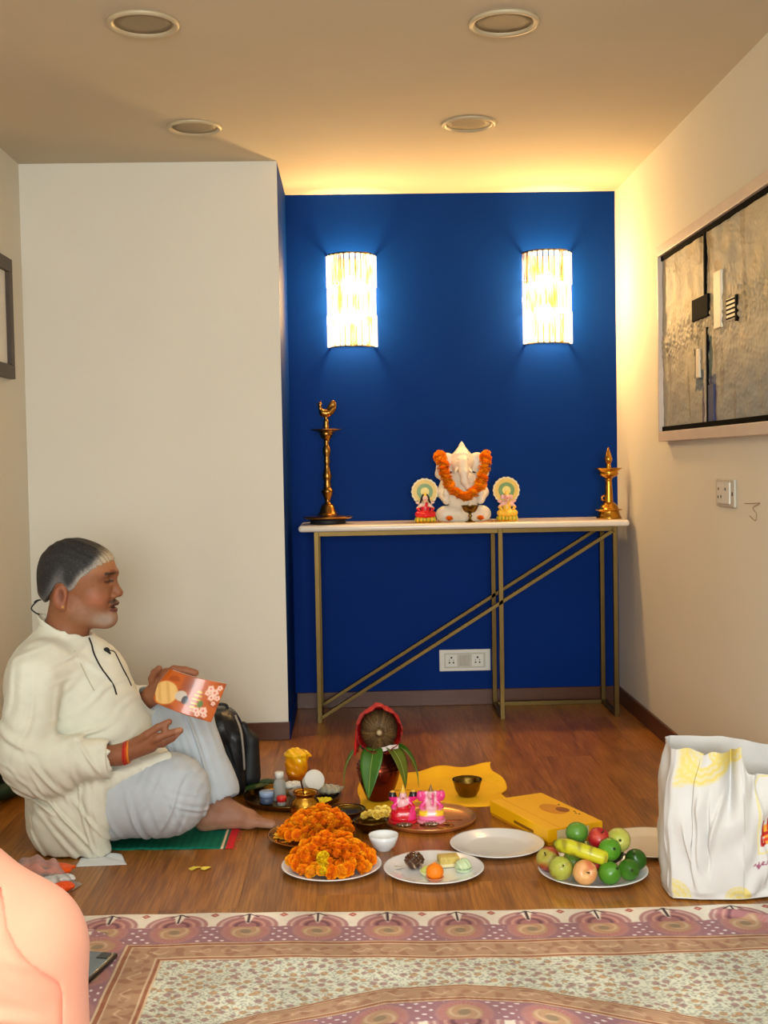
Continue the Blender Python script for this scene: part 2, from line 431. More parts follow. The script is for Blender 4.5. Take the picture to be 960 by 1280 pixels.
struct('wall_pier', pier, None, 'projecting cream wall beside the blue alcove')
HB = .069
struct('baseboard_back', box((XL, D-.012, 0), (XR, D, HB), .002), M['base'])
struct('baseboard_right', box((XR-.012, YB, 0), (XR, D-.012, HB), .002), M['base'])
struct('baseboard_pier', box((XW, DP-.012, 0), (XL+.005, DP, HB), .002), M['base'])
struct('baseboard_pier_side', box((XL, DP, 0), (XL+.008, D-.012, HB), .001), M['blue'])
struct('baseboard_left', box((XW, YB, 0), (XW+.012, DP-.012, HB), .002), M['base'])
# scribble on the right wall
sc_pts = [(XR-.0008, 3.545, .932), (XR-.0008, 3.48, .934), (XR-.0008, 3.41, .937), (XR-.0008, 3.47, .922), (XR-.0008, 3.44, .905), (XR-.0008, 3.45, .885), (XR-.0008, 3.50, .897)]
obj('pencil_mark', tube(smooth_path(sc_pts, 5), .0012, 5), pm('pencil_grey', (150, 128, 98), .9), wr)

# downlights, switched off
ring = lathe([(.074, .004), (.078, -.004), (.084, -.009), (.090, -.009), (.094, -.004), (.0945, 0), (.074, 0.004)], 48)
disc = lathe([(0, .0), (.05, -.0005), (.074, -.002), (.0745, .003), (0, .003)], 48)
mring = pm('downlight_rim', (196, 182, 150), .45, .2, var=.05); mdisc = pm('downlight_lens', (150, 138, 112), .6, var=.1, vscale=300)
for (x, y), lab in zip(((-.525, 3.22), (.422, 3.235), (-.52, 4.2), (.421, 4.19)),
        ('larger round ceiling downlight near the upper left of the photo', 'larger round ceiling downlight near the upper right of the photo',
         'smaller far ceiling downlight just in front of the projecting cream wall', 'smaller far ceiling downlight nearest the blue alcove')):
    t = thing('downlight', lab, 'downlight', (x, y, H), 0, 'recessed ceiling downlights')
    obj('trim_ring', ring, mring, t); obj('lens', disc, mdisc, t)

# ------------------------------------------------------------------ wall sconces
def crystal_mat():
    m = bpy.data.materials.new('lit_crystal'); m.use_nodes = True; nt = m.node_tree; N = nt.nodes; L = nt.links
    N.remove(N['Principled BSDF']); out = N['Material Output']
    tc = N.new('ShaderNodeNewGeometry'); oi = N.new('ShaderNodeObjectInfo')
    mp = N.new('ShaderNodeMapping'); mp.inputs['Scale'].default_value = (60, 60, 12); L.new(tc.outputs['Position'], mp.inputs[0])
    nz = N.new('ShaderNodeTexNoise'); nz.inputs['Scale'].default_value = 1.; nz.inputs['Detail'].default_value = 3; L.new(mp.outputs[0], nz.inputs['Vector'])
    ad = N.new('ShaderNodeMath'); ad.operation = 'MULTIPLY_ADD'; ad.inputs[1].default_value = .25; L.new(oi.outputs['Random'], ad.inputs[0]); L.new(nz.outputs['Fac'], ad.inputs[2])
    cr = N.new('ShaderNodeValToRGB'); e = cr.color_ramp.elements
    e[0].position = .43; e[0].color = (.14, .045, .006, 1); e[1].position = .78; e[1].color = (1.0, .93, .8, 1)
    q = e.new(.51); q.color = (.75, .38, .09, 1); q = e.new(.61); q.color = (1, .82, .5, 1)
    L.new(ad.outputs[0], cr.inputs[0])
    em = N.new('ShaderNodeEmission'); em.inputs['Strength'].default_value = .85; L.new(cr.outputs[0], em.inputs[0])
    tr = N.new('ShaderNodeBsdfTransparent'); tr.inputs[0].default_value = (.97, .95, .9, 1)
    gl = N.new('ShaderNodeBsdfGlossy'); gl.inputs['Roughness'].default_value = .08
    mx = N.new('ShaderNodeMixShader'); mx.inputs[0].default_value = .12; L.new(tr.outputs[0], mx.inputs[1]); L.new(gl.outputs[0], mx.inputs[2])
    asd = N.new('ShaderNodeAddShader'); L.new(mx.outputs[0], asd.inputs[0]); L.new(em.outputs[0], asd.inputs[1])
    L.new(asd.outputs[0], out.inputs[0]); return m
M['crystal'] = crystal_mat()
def bulb_mat():
    m = bpy.data.materials.new('lit_bulb'); m.use_nodes = True; b = m.node_tree.nodes['Principled BSDF']
    b.inputs['Emission Color'].default_value = (1, .86, .6, 1); b.inputs['Emission Strength'].default_value = 5; return m
M['bulb'] = bulb_mat()
rw = .0105
rod = prism([(-rw, -.004), (0, -.013), (rw, -.004), (rw*.6, .004), (-rw*.6, .004)], -.068, .068, .0015)
half_ring = None
def half_cap(z0, z1, r, n=24):
    poly = [(r*math.cos(a), -r*math.sin(a)*1.0) for a in np.linspace(0, PI, n)]
    inner = [((r-.008)*math.cos(a), -(r-.008)*math.sin(a)) for a in np.linspace(PI, 0, n)]
    return prism(poly+inner, z0, z1)
for cx, zc, lab in ((.009, 1.768, 'lit crystal wall sconce on the blue wall, above the tall peacock lamp'),
                    (.8565, 1.769, 'lit crystal wall sconce on the blue wall, above the small brass lamp near the corner')):
    t = thing('wall_sconce', lab, 'wall lamp', (cx, D, zc), 0, 'crystal wall sconces')
    obj('backplate', box((-.085, -.008, -.185), (.085, 0, .185), .003), M['oldbrass'], t)
    obj('top_ring', half_cap(.192, .2, .106), M['bronze'], t)
    obj('bottom_ring', half_cap(-.199, -.191, .1), M['bronze'], t)
    for z in (-.062, .07): obj('middle_ring', half_cap(z, z+.004, .092), M['bronze'], t)
    for tier, tz in enumerate((.126, -.004, -.128)):
        nr = 13
        for k in range(nr):
            a = PI*(k+.5*(tier % 2)+.25)/(nr)
            if a > PI-.05: continue
            rr = .098-.003*(tier % 2)
            o = obj('crystal_rod', rod, M['crystal'], t, (rr*math.cos(a), -rr*math.sin(a)-.006, tz))
            o.rotation_euler = (0, 0, -a+PI/2+PI if False else PI/2-a)
    for z in (.075, -.06):
        b_ = lathe([(0, .04), (.006, .03), (.011, .012), (.012, -.005), (.009, -.022), (.009, -.035), (0, -.035)], 16)
        obj('bulb', b_, M['bulb'], t, (0, -.05, z))
        l = bpy.data.lights.new('sconce_bulb_light', 'POINT'); l.energy = SCONCE_W; l.color = SCONCE_C; l.shadow_soft_size = .034
        lo = bpy.data.objects.new('sconce_bulb_light', l); C.objects.link(lo); lo.parent = t; lo.location = (0, -.074, z)

# ------------------------------------------------------------------ outlets
t = thing('socket_plate', 'white socket and switch plate low on the blue wall under the table', 'socket', (.4765, D, .1975))
obj('plate', box((-.1125, -.008, -.0475), (.1125, 0, .0475), .003), M['plastic_w'], t)
obj('inner_frame', box((-.09, -.0105, -.033), (.09, -.007, .033), .001), M['plastic_g'], t)
for x in (-.06, .055):
    so = obj('socket', box((x-.026, -.012, -.027), (x+.026, -.01, .027), .001), M['plastic_w'], t)
    for dx, dz, r in ((0, .013, .0042), (-.009, -.009, .0036), (.009, -.009, .0036), (-.009, .002, .002), (.009, .002, .002)):
        h_ = lathe([(0, 0), (r, 0), (r, .0012), (0, .0012)], 12); h_.transform(Matrix.Rotation(PI/2, 4, 'X'))
        obj('socket_hole', h_, M['dark'], so, (x+dx, -.0121, dz))
for x in (-.014, .009):
    sw = box((x-.0095, -.015, -.022), (x+.0095, -.01, .022), .002)
    for v in sw.vertices:
        if v.co.y < -.012: v.co.y += -.003*(v.co.z/.022)
    obj('rocker_switch', sw, M['plastic_g'], t)
t = thing('wall_switch', 'pale switch and socket plate on the right wall below the painting', 'switch', (XR, 3.712, .959))
obj('plate', box((-.008, -.09, -.043), (0, .09, .043), .003), M['plastic_g'], t)
s1 = obj('socket', box((-.011, .012, -.033), (-.007, .072, .033), .001), M['plastic_w'], t)
for dy, dz in ((.055, .012), (.03, -.012), (.058, -.014)):
    obj('socket_hole', box((-.0118, dy-.004, dz-.004), (-.0108, dy+.004, dz+.004)), M['dark'], s1)
s2 = obj('socket', box((-.012, -.055, -.033), (-.007, .008, .033), .001), M['plastic_w'], t)
obj('socket_hole', box((-.0128, -.02, .008), (-.0118, -.012, .016)), M['dark'], s2)
obj('indicator', box((-.0085, -.078, -.008), (-.0078, -.068, .004)), M['dark'], t)

# ------------------------------------------------------------------ painting on the right wall
PY0, PY1, PZ0, PZ1 = 2.95, 4.42, 1.13, 1.838
t = thing('painting', 'large abstract painting in a pale frame on the right wall', 'painting', (XR, (PY0+PY1)/2, PZ0))
ty = (PY0+PY1)/2
mframe = pm('pale_frame_wood', (214, 196, 178), .45, var=.06, vscale=10); mliner = pm('black_liner', (8, 7, 6), .9, var=0, spec=.05)
fw = .036
def frame_rail(a, b, c, d): return box((-.034, a-ty, c-PZ0), (-.002, b-ty, d-PZ0), .002)
for r in ((PY0, PY1, PZ1-fw, PZ1), (PY0, PY1, PZ0, PZ0+fw), (PY1-.012, PY1, PZ0+fw, PZ1-fw), (PY0, PY0+.012, PZ0+fw, PZ1-fw)):
    obj('frame_rail', frame_rail(*r), mframe, t)
for r in ((PY0+.012, PY1-.012, PZ1-fw-.016, PZ1-fw), (PY0+.012, PY1-.012, PZ0+fw, PZ0+fw+.018)):
    obj('liner', box((-.022, r[0]-ty, r[2]-PZ0), (-.004, r[1]-ty, r[3]-PZ0)), mliner, t)
cy0, cy1, cz0, cz1 = PY0+.012, PY1-.012, PZ0+fw+.018, PZ1-fw-.016
def noise2(x, y, f, seed=0):
    r = np.random.default_rng(seed); v = 0
    for k in range(14):
        a = r.uniform(0, 2*PI); fr = f*r.uniform(.5, 1.9); p = r.uniform(0, 2*PI); v = v+np.sin((x*math.cos(a)+y*math.sin(a))*fr+p)/1.0
    return v/4.
def canvas_rel(y, z):
    h_ = .0013*noise2(y, z, 60, 3)+.0010*np.abs(noise2(y*.6, z*1.4, 150, 4))
    band = np.exp(-((z-(1.50-.02*(y-3.9)*3))/.06)**2); h_ = h_+band*.004*np.abs(noise2(y, z, 130, 9))
    h_ = h_+.0025*np.exp(-((np.abs(y-3.86)-.02)/.006)**2)
    return np.clip(h_, -.006, .008)
def canvas_fn(u, v):
    y = cy0+u*(cy1-cy0); z = cz0+v*(cz1-cz0)
    return np.stack([-.016-canvas_rel(y, z), y-ty, z-PZ0], 1)
def canvas_col(u, v):
    y = cy0+u*(cy1-cy0); z = cz0+v*(cz1-cz0)
    c = np.tile(np.array([178., 168., 146.]), (len(y), 1))
    n = noise2(y, z, 9, 21); c = blend(c, (196, 184, 152), ss(.1, .8, n)); c = blend(c, (150, 148, 138), ss(.2, .9, -n))
    c = blend(c, (134, 140, 142), ss(1.42, 1.25, z+.03*n)*.6)
    c = blend(c, (206, 186, 140), ss(-.1, .7, noise2(y, z, 22, 33))*.5*ss(1.4, 1.55, z))
    c = blend(c, (120, 108, 88), ss(.6, 1., noise2(y, z*.2, 60, 5))*.5)
    def rect(a, b, p, q, rgb, w=1., jit=.004):
        j = jit*noise2(y, z, 90, 8)
        m = ss(-.002, .002, y-a+j)*ss(-.002, .002, b-y+j)*ss(-.002, .002, z-p+j)*ss(-.002, .002, q-z+j)
        nonlocal c; c = blend(c, rgb, m*w)
    rect(3.885, 3.935, 1.70, 1.81, (120, 96, 60), .6); rect(3.80, 3.84, 1.66, 1.81, (126, 104, 66), .6)
    rect(3.855, 3.872, 1.56, 1.81, (30, 22, 26)); rect(3.875, 3.905, 1.56, 1.81, (196, 190, 176), .8)
    rect(3.80, 3.835, 1.33, 1.45, (70, 100, 100), .9); rect(3.77, 3.836, 1.15, 1.33, (52, 66, 108), .95); rect(3.755, 3.775, 1.15, 1.30, (110, 92, 110), .7)
    rect(3.836, 3.85, 1.17, 1.49, (24, 24, 34)); rect(3.855, 3.88, 1.17, 1.43, (186, 184, 182)); rect(3.888, 3.915, 1.15, 1.30, (80, 70, 90), .9)
    rect(3.90, 3.99, 1.29, 1.36, (66, 92, 112), .95); rect(3.985, 4.005, 1.33, 1.43, (60, 48, 44), .9)
    rect(3.70, 3.77, 1.50, 1.68, (150, 110, 60), .35)
    return c
obj('canvas', grid_sheet(300, 150, canvas_fn, canvas_col), M['attr'], t)
def patch(y0, y1, z0, z1, d, mat, bev=.003):
    obj('paint_patch', box((-.02-d, y0-ty, z0-PZ0), (-.014, y1-ty, z1-PZ0), bev), mat, t)
mblk = pm('black_paint', (14, 13, 12), .85, var=.3, bump=.3, bscale=120, spec=.1); mcrm = pm('cream_paint', (240, 226, 196), .5, var=.08, bump=.4, bscale=80)
patch(3.82, 4.0, 1.518, 1.59, .006, mblk); patch(3.69, 3.762, 1.468, 1.645, .005, mcrm); patch(3.93, 3.965, 1.33, 1.425, .004, mcrm)
patch(3.545, 3.64, 1.478, 1.546, .003, mcrm)
for k in range(5): patch(3.548, 3.638, 1.482+k*.0135, 1.4875+k*.0135, .0045, mblk, .001)
patch(3.538, 3.552, 1.47, 1.548, .005, mblk, .001); patch(3.857, 3.870, 1.58, cz1, .004, mblk, .001); patch(3.836, 3.848, cz0, 1.485, .004, mblk, .001); patch(3.775, 3.835, cz0, 1.30, .002, pm('navy_paint', (48, 60, 100), .6, var=.2, bump=.4, bscale=90), .001)

# framed picture on the left wall
t = thing('picture_frame', 'dark framed picture at the left edge of the photo on the left wall', 'picture', (XW, 4.15, 1.40))
mfr = pm('dark_frame', (74, 60, 48), .5, var=.2, vscale=20)
for lo, hi in (((.0, -.32, 0), (.022, .32, .05)), ((0, -.32, .385), (.022, .32, .435)), ((0, .27, .05), (.022, .32, .385)), ((0, -.32, .05), (.022, -.27, .385))):
    obj('frame_rail', box(lo, hi, .003), mfr, t)
obj('mat_board', box((.001, -.27, .05), (.008, .27, .385)), pm('mat_white', (232, 230, 222), .6, var=.02), t)
obj('print', box((.008, -.16, .12), (.0095, .16, .315)), pm('print_tan', (160, 130, 96), .6, var=.3, vscale=8), t)

# ------------------------------------------------------------------ console table
TZ = .818
t = thing('console_table', 'marble topped console table with slim brass frame against the blue wall', 'table', (.45, 5.09, 0))
tx, ty2 = .45, 5.09
tt = box((-.227-tx, 4.925-ty2, .792), (1.134-tx, 5.252-ty2, TZ), .011, 4, True)
obj('tabletop', tt, M['marble'], t)
yf, yr = 4.958-ty2, 5.226-ty2; lx = [-.155-tx, .602-tx, 1.078-tx]; w = .019
for x in lx:
    for y in (yf, yr): obj('leg', bar((x, y, 0), (x, y, .792), w, w), M['brassbar'], t)
    obj('side_rail', bar((x, yf+w/2, .0095), (x, yr-w/2, .0095), w, w), M['brassbar'], t)
    obj('side_rail', bar((x, yf+w/2, .782), (x, yr-w/2, .782), w, w), M['brassbar'], t)
for y in (yf, yr):
    for a, b in ((lx[0], lx[1]), (lx[1], lx[2])): obj('top_rail', bar((a+w/2, y, .782), (b-w/2, y, .782), w, w), M['brassbar'], t)
    obj('diagonal_brace', bar((lx[0]+.006, y, .022), (lx[2]-.006, y, .775), .019, .015), M['brassbar'], t)
obj('bottom_rail', bar((lx[1]+w/2, yr, .0095), (lx[2]-w/2, yr, .0095), w, w), M['brassbar'], t)

# ------------------------------------------------------------------ flowers
def marigold_mesh(seed, c0, c1, yellow=False):
    r = np.random.default_rng(seed); V = []; F = []; Cc = []
    for ring, (el, n, ln) in enumerate(((-.25, 13, .98), (.12, 14, 1.0), (.5, 12, .98), (.88, 9, .93), (1.25, 5, .86))):
        for k in range(n):
            a = 2*PI*(k+.5*ring)/n+r.uniform(-.12, .12); e = el+r.uniform(-.1, .1); L_ = ln*r.uniform(.9, 1.06)
            d = np.array([math.cos(e)*math.cos(a), math.cos(e)*math.sin(a), math.sin(e)])
            s_ = np.array([-math.sin(a), math.cos(a), 0]); u = np.cross(d, s_)
            w_ = .26*math.cos(e)*13/n*.5+.1
            tw = r.uniform(-.4, .4); s2 = s_*math.cos(tw)+u*math.sin(tw)
            b0 = len(V); col = np.array(c0)*(1-r.uniform(0, 1))+np.array(c1)*r.uniform(0, 1)
            f = r.uniform(0, 1); col = np.array(c0)*(1-f)+np.array(c1)*f
            for p, cc in ((d*.45*L_-s2*w_*.5, .85), (d*.45*L_+s2*w_*.5, .85), (d*.86*L_-s2*w_*1.1+u*.06, 1.), (d*.86*L_+s2*w_*1.1+u*.06, 1.), (d*1.0*L_+u*(.1)+s2*w_*.9, 1.06), (d*1.0*L_+u*.1-s2*w_*.9, 1.06)):
                V.append(p); Cc.append(np.clip(col*cc, 0, 255))
            F += [(b0, b0+1, b0+3, b0+2), (b0+2, b0+3, b0+4, b0+5)]
    # core
    bm = bmesh.new(); bmesh.ops.create_icosphere(bm, subdivisions=1, radius=.66)
    b0 = len(V)
    for v in bm.verts: V.append(np.array(v.co)); Cc.append(np.array(c0)*.85)
    for f in bm.faces: F.append(tuple(b0+v.index for v in f.verts))
    bm.free()
    return mesh_np('marigold', np.array(V), F, True, np.array(Cc))
MARI = [marigold_mesh(s_, (246, 116, 2), (255, 156, 10)) for s_ in (1, 2, 3)]
MARY = marigold_mesh(5, (236, 190, 10), (255, 226, 40))
MARL = [marigold_mesh(s_, (246, 138, 8), (255, 176, 24)) for s_ in (6, 7)]
for m_ in MARI+[MARY]+MARL: m_.materials.append(M['mari'])
def flower(name, me, parent, loc, r, rot=None):
    o = obj(name, me, None, parent, loc, rot if rot is not None else (random.uniform(-.7, .7), random.uniform(-.7, .7), random.uniform(0, 6.28)))
    o.scale = (r, r, r*.86); return o

# ------------------------------------------------------------------ things on the console table
def place_lathe(name, prof, mat, parent, seg=40): return obj(name, lathe(prof, seg), mat, parent)
t = thing('oil_lamp', 'tall slender brass oil lamp topped with a small peacock', 'oil lamp', (-.108, 5.075, TZ))
place_lathe('plinth', [(0, 0), (.073, 0), (.075, .004), (.075, .018), (.072, .02), (0, .02)], M['black'], t)
place_lathe('base', [(0, .02), (.092, .0215), (.104, .027), (.104, .030), (.075, .0305), (.045, .036), (.036, .048), (.03, .066), (.026, .078), (.018, .084), (0, .084)], M['oldbrass'], t)
place_lathe('stem', [(.018, .083), (.011, .092), (.013, .106), (.019, .118), (.022, .13), (.027, .138), (.019, .146), (.014, .155), (.017, .166), (.013, .175), (.017, .19), (.020, .2), (.016, .214), (.012, .232), (.010, .252), (.015, .262), (.011, .272),
    (.013, .286), (.016, .298), (.017, .312), (.012, .326), (.009, .338), (.013, .346), (.010, .353)], M['oldbrass'], t)
place_lathe('oil_dish', [(.010, .351), (.02, .36), (.026, .371), (.031, .377), (.026, .381), (.05, .390), (.065, .394), (.065, .397), (.05, .395), (.02, .391), (0, .391)], M['oldbrass'], t)
place_lathe('finial', [(.012, .39), (.010, .402), (.014, .41), (.009, .419), (.013, .427), (.008, .437), (.006, .447), (0, .45)], M['oldbrass'], t)
s_ = Sdf((-.06, -.03, .43), (.06, .03, .53), .0016)
s_.ell((-.002, 0, .464), (.026, .013, .016), .006).cap((-.016, 0, .468), (-.024, 0, .486), .010, .007, .006).cap((-.024, 0, .486), (-.023, 0, .500), .007, .006, .004)
s_.ell((-.024, 0, .503), (.0085, .0065, .0075), .003).cap((-.03, 0, .502), (-.040, 0, .497), .0035, .001, .002).cap((-.022, 0, .508), (-.019, 0, .518), .0022, .0012, .002)
s_.ell((.026, 0, .488), (.017, .006, .030), .006, rot=roty(.25)).cap((.014, 0, .466), (.03, 0, .482), .013, .010, .006).ell((.014, 0, .482), (.010, .005, .014), .006)
s_.cap((0, 0, .44), (0, 0, .458), .008, .009, .004)
obj('peacock', s_.mesh(), M['oldbrass'], t)

t = thing('oil_lamp', 'short bright brass oil lamp at the right end of the table', 'oil lamp', (1.076, 5.06, TZ))
place_lathe('base', [(0, 0), (.052, 0), (.053, .004), (.047, .014), (.043, .03), (.043, .034), (.056, .037), (.057, .039), (.041, .041), (.037, .053), (.026, .066), (.016, .071), (0, .071)], M['brass'], t)
place_lathe('stem', [(.019, .07), (.0175, .085), (.0155, .12), (.0135, .155), (.013, .162), (.016, .166), (.013, .17), (0, .17)], M['brass'], t)
place_lathe('oil_dish', [(.013, .168), (.022, .174), (.034, .18), (.040, .186), (.042, .192), (.038, .196), (.044, .203), (.056, .211), (.057, .2135), (.048, .212), (.03, .2095), (0, .209)], M['brass'], t)
place_lathe('flame_finial', [(.012, .209), (.011, .222), (.009, .23), (.012, .236), (.016, .246), (.016, .254), (.0125, .266), (.008, .28), (.0045, .292), (.002, .3), (0, .302)], M['brass'], t)
h_ = tube([(-.016, 0, .075), (-.028, -.002, .08), (-.03, -.002, .09), (-.022, 0, .098), (-.017, 0, .094)], .0042, 8)
obj('handle', h_, M['brass'], t)

# white elephant-headed statue
G = (.463, 5.11)
s_ = Sdf((-.14, -.09, -.01), (.14, .08, .36), .0026)
s_.rbox((-.085, -.06, 0), (.085, .05, .03), .012, .012)
s_.cap((-.085, -.03, .03), (.085, -.03, .03), .032, .032, .015)                  # folded legs
s_.cap((-.075, -.035, .04), (-.02, -.055, .035), .026, .02, .012).cap((.075, -.035, .04), (.02, -.055, .035), .026, .02, .012)
s_.ell((0, -.01, .105), (.068, .056, .07), .02)                                   # belly
s_.ell((0, .005, .165), (.072, .045, .05), .02)                                   # chest
s_.cap((-.066, .0, .175), (-.088, -.01, .12), .024, .022, .012).cap((-.088, -.01, .12), (-.072, -.045, .09), .021, .018, .01)
s_.cap((.066, .0, .175), (.088, -.01, .12), .024, .022, .012).cap((.088, -.01, .12), (.072, -.045, .09), .021, .018, .01)
s_.cap((-.07, .012, .18), (-.096, .01, .20), .02, .017, .01).cap((-.096, .01, .20), (-.094, .0, .235), .017, .016, .01)
s_.cap((.07, .012, .18), (.096, .01, .20), .02, .017, .01).cap((.096, .01, .20), (.094, .0, .235), .017, .016, .01)
s_.ell((-.072, -.05, .12), (.014, .012, .02), .008).ell((.072, -.05, .12), (.014, .012, .02), .008)
s_.ell((0, -.005, .245), (.046, .044, .05), .015)                                 # head
s_.ell((-.064, .008, .248), (.038, .012, .042), .01).ell((.064, .008, .248), (.038, .012, .042), .01)   # ears
s_.cap((0, .0, .285), (0, .002, .318), .038, .012, .012).cap((0, .002, .31), (0, .002, .334), .014, .004, .006)   # crown
s_.cap((-.03, -.012, .276), (.03, -.012, .276), .01, .01, .006)
s_.cap((0, -.044, .25), (.002, -.062, .205), .022, .018, .012).cap((.002, -.062, .205), (.004, -.068, .165), .018, .0145, .01).cap((.004, -.068, .165), (.02, -.068, .142), .014, .012, .01).cap((.02, -.068, .142), (.034, -.064, .155), .012, .009, .008)
s_.cap((-.024, -.038, .222), (-.034, -.058, .208), .007, .005, .004).cap((.024, -.038, .222), (.034, -.058, .208), .007, .005, .004)
s_.ell((-.02, -.045, .258), (.006, .005, .0045), .002, 'sub').ell((.02, -.045, .258), (.006, .005, .0045), .002, 'sub')
X_, Y_, Z_ = s_.axes(); s_.v = np.maximum(s_.v, -(Z_)*np.ones_like(s_.v))
me = s_.mesh(); me.materials.append(pm('statue_marble', (236, 226, 204), .35, var=.05, vscale=30, sss=.15))
o = obj('deity_statue', me, None, None, (G[0], G[1], TZ)); tag(o, 'white marble elephant-headed seated statue in the middle of the table', 'statue')
t = thing('marigold_garland', 'orange marigold garland hanging on the white elephant-headed statue', 'garland', (G[0], G[1]-.05, TZ+.06))
gp = smooth_path([(-.098, .035, .245), (-.093, .005, .235), (-.085, -.012, .205), (-.078, -.02, .165), (-.062, -.03, .12), (-.032, -.05, .085), (.005, -.058, .072), (.042, -.045, .092), (.068, -.032, .125), (.084, -.02, .17), (.09, -.012, .21), (.094, .005, .238), (.098, .035, .245)], 4)
L_ = np.r_[0, np.cumsum(np.linalg.norm(np.diff(gp, axis=0), axis=1))]
for k, q in enumerate(np.linspace(0, L_[-1], 24)):
    p = [np.interp(q, L_, gp[:, i]) for i in range(3)]
    flower('marigold_bloom', random.choice(MARL+MARL+MARI), t, (p[0]+random.uniform(-.003, .003), p[1]-.004-.012*math.sin(PI*q/L_[-1])*.5, p[2]-.06+random.uniform(-.003, .003)+.032), .0285)
for x, lab in ((.398, 'orange marigold bloom at the left foot of the white statue'), (.528, 'orange marigold bloom at the right foot of the white statue')):
    o = flower('marigold_bloom', MARI[0], None, (x, 5.015, TZ+.014), .017, (0, 0, .4)); tag(o, lab, 'flower', 'marigolds at the feet of the white statue')
# petals strewn on the table top
def petals(name, cx, cy, z, rx, ry, n, cols, size, label, pile=.004):
    V = []; F = []; Cc = []
    for k in range(n):
        a = random.uniform(0, 2*PI); q = math.sqrt(random.random()); x = cx+rx*q*math.cos(a); y = cy+ry*q*math.sin(a)
        zz = z+.0006+random.random()*pile*(1-q*q)
        yaw = random.uniform(0, 2*PI); w_ = size*random.uniform(.6, 1.1); l_ = w_*random.uniform(1.2, 1.9); tl = random.uniform(0, .5)*min(1, pile/.004)
        b = len(V); cc = np.array(random.choice(cols))*random.uniform(.88, 1.05)
        for (u, v, h) in ((-.3, -.5, 0), (.3, -.5, 0), (.5, 0, .25), (.3, .5, .1), (-.3, .5, .1), (-.5, 0, .25)):
            px, py = u*w_, v*l_
            V.append((x+px*math.cos(yaw)-py*math.sin(yaw), y+px*math.sin(yaw)+py*math.cos(yaw), zz+h*w_*.6+abs(v)*tl*l_*.3)); Cc.append(np.clip(cc, 0, 255))
        F += [(b, b+1, b+2, b+5), (b+5, b+2, b+3, b+4)]
    me = mesh_np('petals', np.array(V), F, True, np.array(Cc)); me.materials.append(M['mari'])
    o = obj(name, me); return tag(o, label, 'petals', kind='stuff')
petals('marigold_petals', .31, 5.0, TZ, .085, .028, 90, [(250, 170, 30), (246, 150, 20), (252, 190, 50)], .012, 'yellow orange petals strewn before the left small figurine')
petals('marigold_petals', .605, 5.0, TZ, .075, .025, 80, [(250, 170, 30), (246, 150, 20), (252, 190, 50)], .012, 'yellow orange petals strewn before the right small figurine')
# small brass goblet lamp
t = thing('goblet_lamp', 'small dark brass goblet oil lamp in front of the white statue', 'oil lamp', (.482, 4.985, TZ))
place_lathe('foot', [(0, 0), (.021, 0), (.021, .003), (.012, .006), (.006, .012), (.005, .02), (.009, .026), (.005, .032), (.007, .038), (0, .038)], M['bronze'], t, 24)
place_lathe('cup', [(.006, .037), (.02, .042), (.030, .052), (.035, .066), (.037, .07), (.034, .0685), (.027, .055), (.015, .048), (0, .047)], M['bronze'], t, 28)
o = obj('wick', lathe([(0, .046), (.006, .05), (.008, .066), (.004, .08), (0, .084)], 12), pm('cotton_wick', (236, 226, 206), .8), t)

